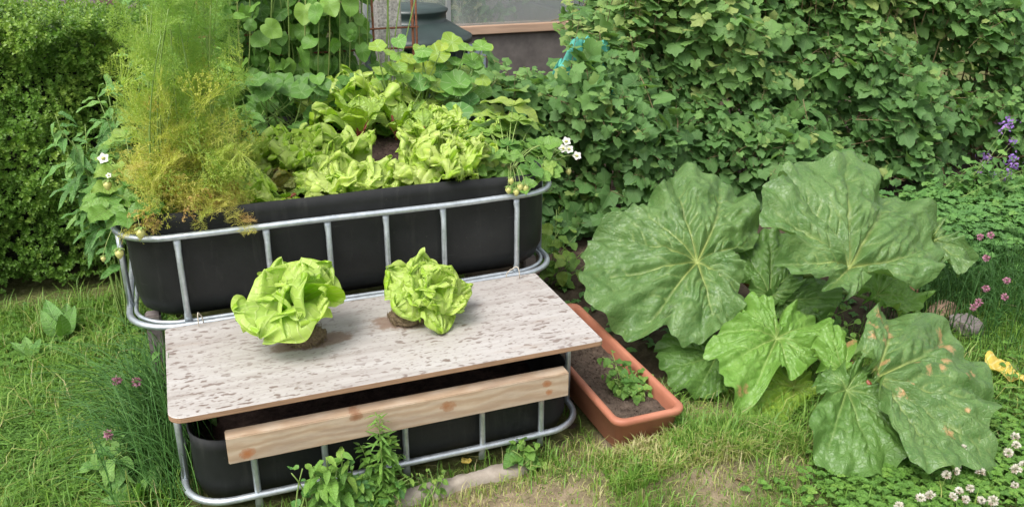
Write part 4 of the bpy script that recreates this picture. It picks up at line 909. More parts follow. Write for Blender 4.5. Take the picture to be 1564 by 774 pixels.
# blue-green seedling
def seedling(px, py, label, seed, mat='broad', protos='ovate', n=7, s_=.035, tint=.4, Z=.575, cat='seedling', h=.03, name='seedling'):
    c = at(px, py, Z=Z); R = np.random.default_rng(seed); t = thing(name, c, label, cat); S = Soup(); B = Soup()
    for i in range(n): 
        a = i*2.4; d = np.array([math.cos(a), math.sin(a), .5]); e = c+d*[.02, .02, 1]*np.array([1, 1, h])*R.uniform(.7, 1.2); B.tube([c, (c+e)/2, e], .0012, .001, 4); pick(S, LP[protos], e[None], nrm(d*[1, 1, .4]), np.array([0, -.2, 1]), s_*R.uniform(.7, 1.2), tint+.1*R.normal(), R)
    S.build('leaves', M[mat], t); B.build('stems', M['stem'], t)
LQ(545, 190, .165, 'tall bright lettuce with broad rounded leaves in the middle of the raised planter', 161, n=13, kind='leaf', tint=.7, lmax=.75, h=1.35)
LQ(614, 180, .15, 'tall bright lettuce behind the red beet stalks', 162, n=12, kind='leaf', tint=.6, lmax=.75, h=1.3)
LQ(652, 220, .11, 'upright bright lettuce behind the left side of the big frilly one', 163, n=11, kind='leaf', tint=.72, lmax=.85, h=1.2)
LQ(715, 235, .11, 'small frilly lettuce right of the big frilly one', 164, n=14, kind='frilly', tint=.6, lmax=1.1)
seedling(602, 268, 'small blue-green seedling between the pale lettuce and the big frilly lettuce', 131)
seedling(560, 300, 'small blue-green seedling hidden at the rim beside the pale lettuce', 132, n=5)

# ------------------------------------------------------------------ strawberries
def berry(name, p, r, parent, mat, R, d=(0, -.2, -1)):
    n, k = 12, 9; d = nrm(d); B_ = basis(d, [1, .2, .1]); V = []
    for i in range(k):
        u = i/(k-1); rr_ = r*math.sin(math.pi*min(.5, u*.75+.02)*1.0)**.6*(1-max(0, u-.25)**1.6*1.25) if i < k-1 else 0.0001; rr_ = max(rr_, .0002)
        for j in range(n): a = 2*math.pi*j/n; b = 1+.05*math.sin(j*3.0+i*2.2); V.append((rr_*b*math.cos(a), u*r*2.3, rr_*b*math.sin(a)))
    V = np.array(V)@B_.T+p; F = [(i*n+j, (i+1)*n+j, (i+1)*n+(j+1) % n, i*n+(j+1) % n) for i in range(k-1) for j in range(n)]+[tuple(range(n))]
    o = link(name, mesh_np(V, F), mat, parent); S = Soup()
    for j in range(6): a = j*1.05; f = B_@np.array([math.cos(a), .15, math.sin(a)]); S.add(LP['ovate'][0], p[None], f, -d, r*1.3, .5)
    c = S.build('calyx', M['stem'], None); c.parent = o
def flower5(name, p, r, parent, facing, R, mat='petal_w', disc='berry'):
    S = Soup(); f = nrm(facing); a0 = nrm(np.cross(f, [0, 0, 1.0])); b0 = np.cross(f, a0); pr = blade_leaf(60, .45, 5, 4, -.2, .1)
    for j in range(5): a = j*1.2566; S.add(pr, p[None], a0*math.cos(a)+b0*math.sin(a), f, r, .7)
    o = S.build(name, M[mat], parent); q = rock('flower_centre', p+f*.002, (r*.28, r*.28, r*.22), M[disc], 3); q.parent = o
def strawberry(c, label, seed, spots, fruits, flowers, nrand=8, spread=.12, h=.10, ls=.055, rc=None):
    R = np.random.default_rng(seed); c = np.asarray(c, float); t = thing('strawberry_plant', c, label, 'plant', 'strawberry plants in the raised planter'); S = Soup(); B = Soup()
    L = [(at(px, py, Y=y), s_, tt) for px, py, y, s_, tt in spots]
    for i in range(nrand): a = R.uniform(0, 6.28); q = R.uniform(.3, 1)*spread; L.append((c+[math.cos(a)*q, math.sin(a)*q, R.uniform(.3, 1)*h], ls*R.uniform(.7, 1.1), .4+.15*R.normal()))
    for p, s_, tt in L:
        B.tube(bez(c+R.normal(size=3)*.006, (c+p)/2+[0, 0, .05], p, 7), .0018, .0014, 4, .55); d = nrm((p-c)*[1, 1, .15]+[0, -.03, -.01]); up = nrm([R.normal()*.15, -.35, .9]+d*.2)
        sd_ = np.cross(d, up)
        for k, f in ((0, d), (1, nrm(d*.35+sd_)), (2, nrm(d*.35-sd_))): S.add(LP['obov'][k % 3], p[None], nrm(f+R.normal(size=3)*.1), up+R.normal(size=3)*.12, s_*1.2*(1 if k == 0 else .9), np.clip(tt+.08*R.normal(), 0, 1))
    S.build('foliage', M['straw'], t)
    for px, py, y, r in fruits: p = at(px, py, Y=y); B.tube(bez(c+[0, 0, .01], (c+p)/2+[0, -.02, .09], p, 8), .0011, .0009, 4, .7); berry('berry', p, r*1.2, t, M['berry'], R)
    for px, py, y, r in flowers: p = at(px, py, Y=y); B.tube(bez(c+[0, 0, .01], (c+p)/2+[0, 0, .05], p, 8), .0011, .0009, 4, .7); flower5('flower', p, r, t, (-.2, -.75, .55), R)
    B.build('stems', M['stem'], t)
strawberry(at_soil(775, 262), 'strawberry plant with yellow-green leaves and clusters of unripe berries over the right rim', 141,
    [(783, 162, .40, .10, .9), (762, 180, .40, .09, .85), (742, 195, .42, .085, .6), (790, 185, .32, .08, .75), (765, 240, .2, .06, .5), (750, 205, .35, .08, .45), (775, 200, .35, .075, .5), (735, 215, .35, .075, .4), (760, 222, .3, .07, .45), (800, 225, .25, .05, .45), (790, 205, .38, .06, .55), (815, 190, .4, .06, .6)],
    [(768, 249, .12, .0085), (777, 251, .12, .009), (780, 270, .0, .0085), (776, 284, -.014, .0085), (788, 287, -.014, .009), (794, 279, -.014, .009), (802, 281, -.014, .0095)], [], nrand=24, spread=.15)
strawberry(at_soil(826, 262), 'strawberry plant with white flowers and a berry hanging past the right end of the planter', 142,
    [(800, 238, .22, .045, .5), (820, 240, .2, .045, .5), (842, 232, .22, .045, .55), (850, 240, .2, .04, .6), (830, 255, .12, .04, .6), (808, 262, .08, .04, .5)],
    [(868, 256, .2, .009)], [(865, 216, .25, .016), (860, 227, .25, .016), (869, 228, .24, .016), (881, 238, .23, .016)], nrand=4, spread=.06, h=.05, ls=.04)
strawberry(at_soil(212, 315), 'strawberry plant hanging over the left end of the raised planter', 143,
    [(205, 275, .2, .07, .1), (185, 262, .22, .06, .7), (170, 245, .3, .055, .6), (175, 300, .15, .07, .35), (165, 320, .08, .06, .3), (195, 325, .05, .055, .15), (215, 300, .15, .08, .15), (178, 285, .18, .06, .75), (192, 210, .3, .065, .7), (205, 235, .3, .065, .55), (180, 225, .35, .05, .4), (230, 318, .06, .06, .2)],
    [(213, 347, -.016, .011), (181, 379, -.03, .010), (163, 275, .12, .010), (157, 390, -.02, .006)], [(158, 242, .2, .016), (166, 268, .18, .008)], nrand=8, spread=.09)

# ------------------------------------------------------------------ dill
def frond_proto(seed, n=9, curl=.15, den=1.0, wth=.010):
    R = np.random.default_rng(seed); V = []; F = []; T = []
    def thr(a, b, w_):
        d = nrm(b-a); s_ = nrm(np.cross(d, R.normal(size=3)))*w_; k = len(V); V.extend([a-s_, a+s_, b+s_*.5, b-s_*.5]); F.extend([(k, k+1, k+2), (k, k+2, k+3)])
    P = bez([0, 0, 0], [0, .5, .06], [0, .95, -curl], 12)
    for i in range(11): thr(P[i], P[i+1], wth*.8)
    for i in range(2, 12):
        sc_ = math.sin(math.pi*(i+1)/14)
        for s_ in (-1, 1):
            a = P[i]; L = .38*sc_*R.uniform(.8, 1.2); d = nrm(np.array([s_, .75, R.normal()*.35])); e = a+d*L; m = (a+e)/2; thr(a, m, wth*.6); thr(m, e, wth*.5)
            for k in range(int(5*den)):
                q = a+d*L*(k+1)/(5*den+.5)
                for s2 in (-1, 1, 1):
                    dd = nrm(d*.6+nrm(np.cross(d, [0, 0, 1]))*s2*.8+R.normal(size=3)*.4); thr(q, q+dd*L*.38*R.uniform(.7, 1.2), wth*.45)
    return np.array(V), np.array(F), np.zeros((len(V), 2))
def umbel_proto(seed):
    R = np.random.default_rng(seed); V = []; F = []
    def thr(a, b, w_):
        d = nrm(b-a); s_ = nrm(np.cross(d, R.normal(size=3)))*w_; k = len(V); V.extend([a-s_, a+s_, b+s_, b-s_]); F.extend([(k, k+1, k+2), (k, k+2, k+3)])
    for i in range(16):
        a = i*2.4; r = .5*math.sqrt((i+.5)/16); e = np.array([r*math.cos(a), .55, r*math.sin(a)]); thr(np.zeros(3), e, .008)
        for k in range(11): q = e+rv(R)*.08+[0, .07, 0]; thr(e, q, .006); thr(q, q+rv(R)*.035, .016)
    return np.array(V), np.array(F), np.zeros((len(V), 2))
def dill():
    R = np.random.default_rng(151); c = at_soil(290, 320); t = thing('dill_plant', c, 'tall feathery dill, green above and golden below, at the left of the raised planter', 'plant'); S = Soup(); B = Soup()
    FP = [frond_proto(i, den=1.1) for i in range(4)]; UP = [umbel_proto(i) for i in range(3)]
    for i in range(34):
        px = R.normal(292, 34); px = min(max(px, 238), 345); y = R.uniform(.06, .42); b = at(px, 330, Z=.575); b = np.array([b[0], y, .575]); h = R.uniform(.32, .78)*(1 if abs(px-290) < 60 else .75)
        e = b+[R.normal()*.045+.075*h/.7-(px-290)*.0006*h, R.normal()*.05-.01, h]; C_ = bez(b, b+[R.normal()*.02, 0, h*.5], e, 10); B.tube(C_, .003, .0012, 4, .3+.3*R.random())
        nf = int(h*17)
        for k in range(nf):
            u = (k+.7)/nf; q = C_[min(9, int(u*9.99))]; a = R.uniform(0, 6.28); up_ = R.uniform(.5, 1.4); f = nrm([math.cos(a), math.sin(a)-.15, up_]); z = q[2]-.575; xx = (q[0]-c[0])
            L = R.uniform(.08, .15)*(1.05-.3*u); tt = .60-.58*np.clip((z-.08)/.34, 0, 1)+.12*R.normal()+.12*(xx < .02)+(.0)
            S.add(FP[R.integers(0, 4)], q[None], f, rv(R), L, np.clip(tt, 0, 1))
    # golden, dried lower fronds tumbling over the rim
    for i in range(130):
        px = R.uniform(205, 375); b = at(px, 318, Z=.60); q = np.array([b[0]+R.normal()*.01, R.uniform(.02, .2), R.uniform(.60, .78)]); f = nrm([R.normal()*.5, -1+R.normal()*.3, R.uniform(-.75, .35)])
        L = R.uniform(.06, .11); tt = np.clip(.72+.13*R.normal()-(.25 if q[2] > .7 else 0), 0, 1); S.add(FP[R.integers(0, 4)] if R.random() < .55 else UP[R.integers(0, 3)], q[None], f, rv(R), L*(1 if R.random() < .6 else .8), tt)
    for i in range(36):
        q = np.array([c[0]+.02+np.clip(R.normal()*.08, -.13, .15), R.uniform(.05, .3), R.uniform(.66, 1.0)]); S.add(UP[R.integers(0, 3)], q[None], nrm([R.normal()*.3, -.4+R.normal()*.3, .8]), rv(R), R.uniform(.06, .10), np.clip(.62+.12*R.normal()-(q[2]-.66)*.6, 0, 1))
    S.build('fronds', M['dill'], t, False); B.build('stems', M['stem'], t)
dill()

# ------------------------------------------------------------------ leafy companions around the dill
def bushy(name, root, tips, mat, protos, ls, label, seed, n=9, cat='plant', tint=.4, pet=.02, out=(-.2, -.5, .3), t0=.25, sr=.003, droop=.35, grp=None, stems='stem'):
    R = np.random.default_rng(seed); t = thing(name, root, label, cat, grp); S = Soup(); B = Soup(); root = np.asarray(root, float)
    for p in tips: shoot(S, B, root+R.normal(size=3)*[.015, .015, 0], np.asarray(p, float), n, LP[protos], ls*R.uniform(.8, 1.15), pet, R, t0, tint+.08*R.normal(), out=out, sr=sr, droop=droop)
    S.build('foliage', M[mat], t); B.build('stems', M[stems], t); return t
bushy('broad_leaved_herb', (-.66, .72, 0), [at(x, y, Y=d) for x, y, d in ((85, 175, .6), (110, 215, .6), (130, 190, .7), (150, 150, .8), (170, 165, .75), (95, 200, .62), (140, 235, .6), (165, 205, .65), (180, 130, .85), (200, 120, .8), (190, 165, .7), (125, 250, .6), (150, 270, .62), (215, 90, .8), (205, 55, .9), (160, 115, .95), (230, 60, .85))], 'broad', 'lance', .105,
      'broad-leaved herb with long pointed leaves between the hedge and the raised planter', 161, n=13, tint=.45, t0=.45)
bushy('green_herb', at_soil(375, 250), [at(x, y, Y=d) for x, y, d in ((370, 150, .7), (350, 190, .6), (390, 195, .7), (375, 225, .6), (400, 235, .65), (345, 235, .55), (330, 160, .7), (410, 215, .7), (355, 120, .75), (335, 100, .75), (320, 60, .8), (390, 170, .8))], 'mint', 'mint', .06,
      'mid green leafy herb just right of the dill below the climbing vine', 162, n=11, tint=.3)
shrub('leafy_shrub', (-.42, 1.42, .62), (.30, .20, .42), 70, M['broad'], LP['ovate'], .07, 'light green leafy shrub behind the dill between hedge and vine', 163, .5)
bushy('nettle', (-.46, -.02, 0), [(-.45, -.05, .16), (-.5, .0, .2), (-.40, .02, .22), (-.54, .05, .24), (-.47, .08, .26)], 'broad', 'mint', .075, 'leafy weed growing under the left end of the raised planter', 164, n=8, tint=.3)
bushy('leafy_weed', (.78, .55, 0), [at(x, y, Y=d) for x, y, d in ((868, 390, .45), (890, 385, .45), (855, 350, .6), (850, 320, .65), (880, 360, .55), (900, 400, .5))], 'straw', 'obov', .06, 'pale leafy weed between the right end of the raised planter and the rhubarb', 165, n=6, tint=.55)

# ------------------------------------------------------------------ rhubarb
def poly_r(poly, ths):
    """radius of a closed polygon from the origin along angles (0 = +y)"""
    P = np.asarray(poly); Q = np.roll(P, -1, 0); out = []
    for th in ths:
        d = np.array([math.sin(th), math.cos(th)]); best = 0
        for a, b in zip(P, Q):
            e = b-a; den = d[0]*e[1]-d[1]*e[0]
            if abs(den) < 1e-9: continue
            t = (a[0]*e[1]-a[1]*e[0])/den; s_ = (a[0]*d[1]-a[1]*d[0])/den
            if t > 0 and 0 <= s_ <= 1: best = max(best, t)
        out.append(best)
    return np.array(out)
def rh_leaf(t, Jpx, Z, nor, tip, outline, mat, seed, root, spots=(), droop=.0, relief=1.0, label=None):
    g_ = {206: 1.28, 207: 1.25, 209: 1.3, 203: 1.12, 201: 1.02, 202: 1.02, 213: 1.06, 205: 1.05, 204: 1.04, 208: 1.1}.get(seed, 1.0); cx_ = sum(q[0] for q in outline)/len(outline); cy_ = sum(q[1] for q in outline)/len(outline); outline = [(cx_+(q[0]-cx_)*g_, cy_+(q[1]-cy_)*g_) for q in outline]
    R = np.random.default_rng(seed); J = at(*Jpx, Z=Z); n = nrm(nor)
    def onplane(px):
        d = CF+CR*(px[0]-IW/2)/FPX-CU*(px[1]-IH/2)/FPX; k = np.dot(J-CAM, n)/np.dot(d, n); return CAM+d*k
    T = onplane(tip); f = nrm(T-J); s_ = nrm(np.cross(f, n)); n = np.cross(s_, f)
    to2 = lambda q: np.array([np.dot(q-J, s_), np.dot(q-J, f)])
    poly = [to2(onplane(p)) for p in outline]; L = np.linalg.norm(T-J)
    nth, nr = 230, 46; th = np.linspace(-math.pi, math.pi, nth, endpoint=False)+.003; r = poly_r(poly, th); miss = r < .01; r[miss] = .012
    r = np.convolve(np.r_[r[-2:], r, r[:2]], [.1, .2, .4, .2, .1], 'valid'); p1 = R.uniform(0, 6, 4)
    r = r*(1+.018*np.sin(th*23+p1[0])*np.sin(th*5+p1[1])+.012*np.sin(th*41+p1[2]))
    # veins: primaries toward the outline at a set of angles, with forward-slanting secondaries
    segs = []; rmax = r.max()
    prim = [0, .55, -.58, 1.15, -1.2, 1.8, -1.85, 2.45, -2.5]
    for a in prim:
        a += R.normal()*.05; ra = np.interp(a, th, r)*.97; bend = R.normal()*.08; pts = [np.array([0, 0.0])]
        for k in range(1, 9): q = k/8; aa = a+bend*q*q; pts.append(np.array([math.sin(aa), math.cos(aa)])*ra*q)
        for k in range(8): segs.append((pts[k], pts[k+1], 1.0-.75*k/8, 1.0-.75*(k+1)/8))
        for k, q in ((2, .28), (3, .42), (4, .56), (5, .70), (6, .82)):
            for sg in (-1, 1):
                if R.random() < .12: continue
                b = pts[k]; dd = pts[min(8, k+1)]-pts[k-1]; dd /= np.linalg.norm(dd); an = sg*R.uniform(.65, .95); c_, s2 = math.cos(an), math.sin(an); d2 = np.array([dd[0]*c_-dd[1]*s2, dd[0]*s2+dd[1]*c_]); ln = ra*(.40-.25*q)*R.uniform(.8, 1.2)
                m = b+d2*ln*.5; e = b+(d2*.8+dd*.45)*ln; segs += [(b, m, .42, .3), (m, e, .3, .12)]
    A = np.array([s[0] for s in segs]); Bq = np.array([s[1] for s in segs]); wa = np.array([s[2] for s in segs]); wb = np.array([s[3] for s in segs])
    rad = (np.arange(1, nr+1)/nr)**.9; RR = rad[:, None]*r[None]; X_ = RR*np.sin(th); Y_ = RR*np.cos(th); P = np.vstack([[0, 0], np.column_stack([X_.ravel(), Y_.ravel()])]); RHO = np.r_[0, np.repeat(rad, nth)]; TH = np.r_[0, np.tile(th, nr)]
    dm = np.full(len(P), 9.0); vein = np.zeros(len(P)); dp = np.full(len(P), 9.0)
    for a, b, w0, w1 in zip(A, Bq, wa, wb):
        ab = b-a; k = np.clip(((P-a)@ab)/(ab@ab+1e-12), 0, 1); d = np.linalg.norm(P-a-k[:, None]*ab, axis=1); w_ = (w0+(w1-w0)*k)*.0036*(L/.3)**.5; vein = np.maximum(vein, np.exp(-(d/w_)**2)*np.clip(w0-.15, 0.12, 1)*(1-.7*k*(w0 > .42)*(1-w1))); dm = np.minimum(dm, d)
        if w0 > .2 and not (w0 == .42 or w0 == .3): dp = np.minimum(dp, d)
    edge = 1-.75*RHO**3; h = relief*edge*(.015*(1-np.exp(-(dm/.012)**1.5))+.032*(1-np.exp(-dp/.040))-.016)
    P3 = np.column_stack([P, P[:, :1]*0+seed]); h += relief*(.009*noise(P, 10, seed)*np.clip(dm/.012, 0, 1)*edge+.016*noise(P, 3.2, seed+1)+.0050*noise(P, 19, seed+2)*np.clip(dm/.01, 0, 1)*edge)*np.clip(RHO*2, 0, 1)
    ruf = RHO**4*1.25*(.016*np.sin(TH*9+p1[0]+2*np.sin(TH*2+p1[3]))+.010*np.sin(TH*17+p1[1])+.006*np.sin(TH*31+p1[2]))*relief; h += ruf
    rr_ = np.hypot(P[:, 0], P[:, 1]); h -= (droop+.10)*(rr_**2/max(L, .1)-.55*L)*np.clip(RHO*3, 0, 1)
    V = J+P[:, :1]*s_+P[:, 1:]*f+h[:, None]*n
    low_ = .012+.012*noise(V[:, :2], 6, 3); V[:, 2] = np.maximum(V[:, 2], low_)
    F = [(0, 1+j, 1+(j+1) % nth) for j in range(nth)]; idx = 1+np.arange(nr*nth).reshape(nr, nth); i2 = np.roll(idx, -1, 1); F2 = np.stack([idx[:-1], idx[1:], i2[1:], i2[:-1]], -1).reshape(-1, 4)
    F2t = np.concatenate([F2[:, [0, 1, 2]], F2[:, [0, 2, 3]], np.array(F)])
    sp = np.zeros(len(P))
    for px, py, rr0 in spots:
        q = to2(onplane((px, py))); sp = np.maximum(sp, np.clip(1.15-np.hypot(*(P-q).T)/rr0, 0, 1))
    me = mesh_np(V, F2t, True, {'vein': vein, 'spot': sp}); o = link('leaf', me, M[mat], t)
    # make the face that looks up the front one
    nz = sum(p.normal.dot(Vector(n)) for p in me.polygons[:200])
    if nz < 0: me.flip_normals()
    if label: o['label'] = label
    S = Soup(); r0 = np.asarray(root, float); S.tube(bez(r0, (r0+J)/2+np.array([0, 0, .06]), J-n*.042, 10), .013, .006, 8, .35); st = S.build('stalk', M['stem_red' if seed % 3 == 0 else 'stem'], None); st.parent = o
    return o
def zz(sc_, ox, oy, pts): return [(ox+x/sc_, oy+y/sc_) for x, y in pts]
def rhubarb():
    root = np.array([1.50, .18, 0]); t = thing('rhubarb_plant', root, 'large rhubarb plant with huge crinkled leaves beside the terracotta trough', 'plant')
    o1 = zz(2.418, 860, 220, [(430,70),(490,65),(530,105),(590,115),(640,150),(690,185),(720,250),(727,320),(700,385),(640,390),(578,406),(560,430),(600,418),(645,450),(660,500),(640,525),(655,570),(655,620),(620,670),(560,700),(500,725),(440,715),(400,700),(385,655),(350,690),(300,715),(250,700),(210,665),(140,620),(90,580),(85,530),(65,480),(90,440),(85,390),(110,320),(160,270),(240,240),(320,200),(370,160),(410,110)])
    rh_leaf(t, zz(2.418, 860, 220, [(500, 425)])[0], .33, (-.12, -.52, .82), zz(2.418, 860, 220, [(110, 330)])[0], o1, 'rhub', 201, root, relief=1.25, label='biggest rhubarb leaf, overhanging the terracotta trough')
    o2 = zz(2.866, 1120, 210, [(330,70),(370,60),(395,75),(440,90),(490,60),(550,75),(600,130),(612,190),(650,205),(700,240),(730,200),(770,260),(800,330),(850,300),(885,350),(870,380),(870,440),(920,500),(880,560),(860,620),(800,660),(740,650),(700,620),(640,610),(590,600),(540,590),(560,620),(540,670),(490,715),(440,715),(410,670),(400,620),(340,630),(270,610),(210,520),(210,470),(250,450),(235,415),(180,420),(130,370),(125,310),(150,280),(90,260),(150,220),(215,200),(215,150),(240,110),(290,100)])
    rh_leaf(t, zz(2.866, 1120, 210, [(520, 560)])[0], .36, (.08, -.60, .78), zz(2.866, 1120, 210, [(470, 60)])[0], o2, 'rhub', 202, root, relief=1.25, label='upright rhubarb leaf with a pale midrib in front of the currants')
    o10 = zz(2.866, 1120, 210, [(860,340),(930,430),(980,480),(1020,510),(1075,520),(1060,545),(1040,560),(1010,590),(985,595),(960,530),(900,550),(860,500)])
    rh_leaf(t, zz(2.866, 1120, 210, [(880, 440)])[0], .31, (.2, -.5, .84), zz(2.866, 1120, 210, [(1060, 525)])[0], o10, 'rhub', 210, root)
    o6 = zz(2.866, 1120, 210, [(30,560),(80,470),(160,430),(240,450),(265,520),(280,620),(200,700),(150,710),(100,670)])
    rh_leaf(t, zz(2.866, 1120, 210, [(165, 680)])[0], .22, (-.1, -.6, .8), zz(2.866, 1120, 210, [(170, 440)])[0], o6, 'rhub_d', 206, root)
    o6b = zz(2.866, 1120, 210, [(160,700),(230,640),(290,610),(400,630),(445,700),(400,770),(300,785),(190,770)])
    rh_leaf(t, zz(2.866, 1120, 210, [(205, 710)])[0], .20, (-.1, -.6, .8), zz(2.866, 1120, 210, [(430, 700)])[0], o6b, 'rhub_d', 207, root)
    o9 = zz(2.866, 1120, 210, [(560,600),(620,600),(740,620),(820,680),(800,740),(700,750),(620,700),(570,660)])
    rh_leaf(t, zz(2.866, 1120, 210, [(640, 680)])[0], .18, (.1, -.6, .8), zz(2.866, 1120, 210, [(810, 700)])[0], o9, 'rhub_l', 209, root)
    o7 = zz(2.98, 1060, 440, [(-150,250),(-90,200),(20,215),(100,230),(140,300),(150,380),(150,440),(80,480),(0,470),(-60,440),(-110,390),(-150,320)])
    rh_leaf(t, zz(2.98, 1060, 440, [(110, 290)])[0], .10, (-.05, -.45, .88), zz(2.98, 1060, 440, [(-110, 380)])[0], o7, 'rhub_d', 203, root, relief=.7)
    o8 = zz(2.98, 1060, 440, [(300,430),(350,360),(450,350),(520,425),(555,465),(540,490),(500,505),(470,545),(440,550),(430,610),(380,615),(330,625),(260,605),(210,590),(230,550),(260,520)])
    rh_leaf(t, zz(2.98, 1060, 440, [(460, 440)])[0], .07, (-.05, -.3, .95), zz(2.98, 1060, 440, [(215, 590)])[0], o8, 'rhub_y', 208, root, relief=.7, label='yellow-green rhubarb leaf lying low on the grass')
    o3 = zz(2.98, 1060, 440, [(215,95),(230,68),(290,58),(340,80),(368,130),(378,185),(386,195),(390,170),(393,120),(430,95),(480,90),(540,120),(600,170),(605,220),(560,250),(540,290),(545,340),(500,355),(475,400),(430,405),(412,385),(402,350),(375,385),(335,390),(340,430),(310,490),(265,528),(215,525),(190,480),(140,440),(130,370),(105,310),(70,295),(70,250),(110,200),(150,170),(210,150)])
    rh_leaf(t, zz(2.98, 1060, 440, [(384, 215)])[0], .20, (-.05, -.45, .88), zz(2.98, 1060, 440, [(235, 525)])[0], o3, 'rhub_l', 204, root, spots=[(1130, 597, .018), (1140, 590, .015)], label='fresh light green rhubarb leaf in the middle of the plant')
    o11 = zz(2.98, 1060, 440, [(540,270),(570,200),(610,165),(680,180),(720,240),(727,320),(700,380),(650,395),(600,385),(560,330)])
    rh_leaf(t, zz(2.98, 1060, 440, [(685, 370)])[0], .17, (-.1, -.6, .8), zz(2.98, 1060, 440, [(610, 180)])[0], o11, 'rhub_l', 211, root, spots=[(1298, 522, .02)])
    o5 = zz(2.39, 1220, 450, [(60,330),(75,295),(120,275),(160,283),(178,300),(190,270),(250,262),(280,310),(335,400),(350,480),(378,510),(387,580),(350,620),(300,648),(240,650),(150,635),(80,590),(40,540),(38,450),(80,400),(95,370)])
    rh_leaf(t, zz(2.39, 1220, 450, [(182, 335)])[0], .165, (-.05, -.42, .9), zz(2.39, 1220, 450, [(280, 640)])[0], o5, 'rhub_d', 205, root, relief=1.0)
    o12 = zz(2.39, 1220, 450, [(350,590),(400,580),(440,605),(500,640),(530,660),(500,682),(450,660),(430,700),(395,670)])
    rh_leaf(t, zz(2.39, 1220, 450, [(390, 600)])[0], .035, (0, -.2, 1), zz(2.39, 1220, 450, [(430, 695)])[0], o12, 'rhub_y', 212, root, relief=.5)
    o4 = zz(2.39, 1220, 450, [(290,70),(330,55),(370,52),(405,75),(430,88),(480,75),(540,80),(580,120),(620,180),(650,215),(680,260),(720,330),(728,370),(695,400),(700,450),(665,440),(690,500),(730,560),(755,600),(745,638),(690,635),(640,625),(600,600),(560,640),(500,630),(440,622),(400,590),(378,560),(375,510),(345,495),(340,440),(300,380),(285,330),(262,280),(240,240),(235,180),(240,130),(262,90)])
    sp = [(1338, 489, .03), (1352, 513, .03), (1323, 507, .022), (1345, 528, .015), (1324, 524, .018), (1445, 504, .028), (1454, 524, .035), (1440, 557, .022), (1411, 574, .018), (1430, 571, .018), (1393, 560, .014), (1485, 571, .018), (1471, 582, .014), (1376, 604, .028), (1390, 590, .02), (1350, 555, .016), (1449, 659, .026), (1471, 634, .012), (1335, 575, .02)]
    rh_leaf(t, zz(2.39, 1220, 450, [(290, 292)])[0], .21, (.10, -.40, .91), zz(2.39, 1220, 450, [(745, 620)])[0], o4, 'rhub', 213, root, spots=sp, relief=1.1, label='wide rhubarb leaf covered with brown blotches')
rhubarb()
bushy('curly_herb', at(1215, 520, Z=0), [at(x, y, Z=.17) for x, y in ((1275, 480), (1260, 490), (1290, 500), (1300, 470), (1310, 520), (1250, 478), (1285, 520), (1315, 490))], 'straw', 'obov', .035, 'small curly-leaved plant sprouting between the rhubarb stalks', 171, n=8, tint=.15, pet=.012)

# ------------------------------------------------------------------ chives
def chives(c, n, L, lean, spread, label, seed, flowers, fz, tb=.42, name='chive_clump'):
    R = np.random.default_rng(seed); c = np.asarray(c, float); t = thing(name, c, label, 'chives'); S = Soup()
    for i in range(n):
        b = c+[R.normal()*spread[0], R.normal()*spread[1], -.005]; a = R.uniform(0, 6.28); l = L*R.uniform(.5, 1.15); d = np.array([math.cos(a)*.4+lean[0], math.sin(a)*.35+lean[1], 0]); e = b+d*l*R.uniform(.5, 1.1); e[2] = max(.01, l*R.uniform(.35, .9)); S.tube(bez(b, b+[d[0]*.1*l, d[1]*.1*l, l*.75], e, 7), .0017, .0006, 3, np.clip(tb+.2*R.normal(), 0, 1))
    for (px, py), z in zip(flowers, fz):
        p = at(px, py, Z=z); S.tube(bez(c, (c+p)/2+[0, 0, .06], p, 7), .0015, .0012, 4, .5)
    S.build('blades', M['chive'], t)
    pr = blade_leaf(61, .3, 2, 2, .1, .1)
    for (px, py), z in zip(flowers, fz):
        p = at(px, py, Z=z); Q = Soup(); n_ = 70; d = rv(R, n_); Q.add(pr, p+d*.004, d, rv(R, n_), .010*R.uniform(.8, 1.1, n_), R.random(n_)); Q.build('flower_head', M['petal_pink'], t)
chives(at(262, 690, Z=0), 620, .36, (-.34, .08), (.045, .13), 'large clump of chives arching over the lawn left of the low planter', 181, [(178, 581), (208, 583), (166, 663)], [.24, .24, .20])
chives(at(1510, 462, Z=0), 1500, .25, (-.1, -.05), (.22, .20), 'chive clump with pink flower heads at the right edge behind the stone', 182, [(1497, 362), (1513, 359), (1507, 394), (1538, 428), (1506, 440), (1535, 453), (1495, 461), (1487, 469)], [.27, .27, .24, .2, .2, .18, .17, .16], tb=.12)
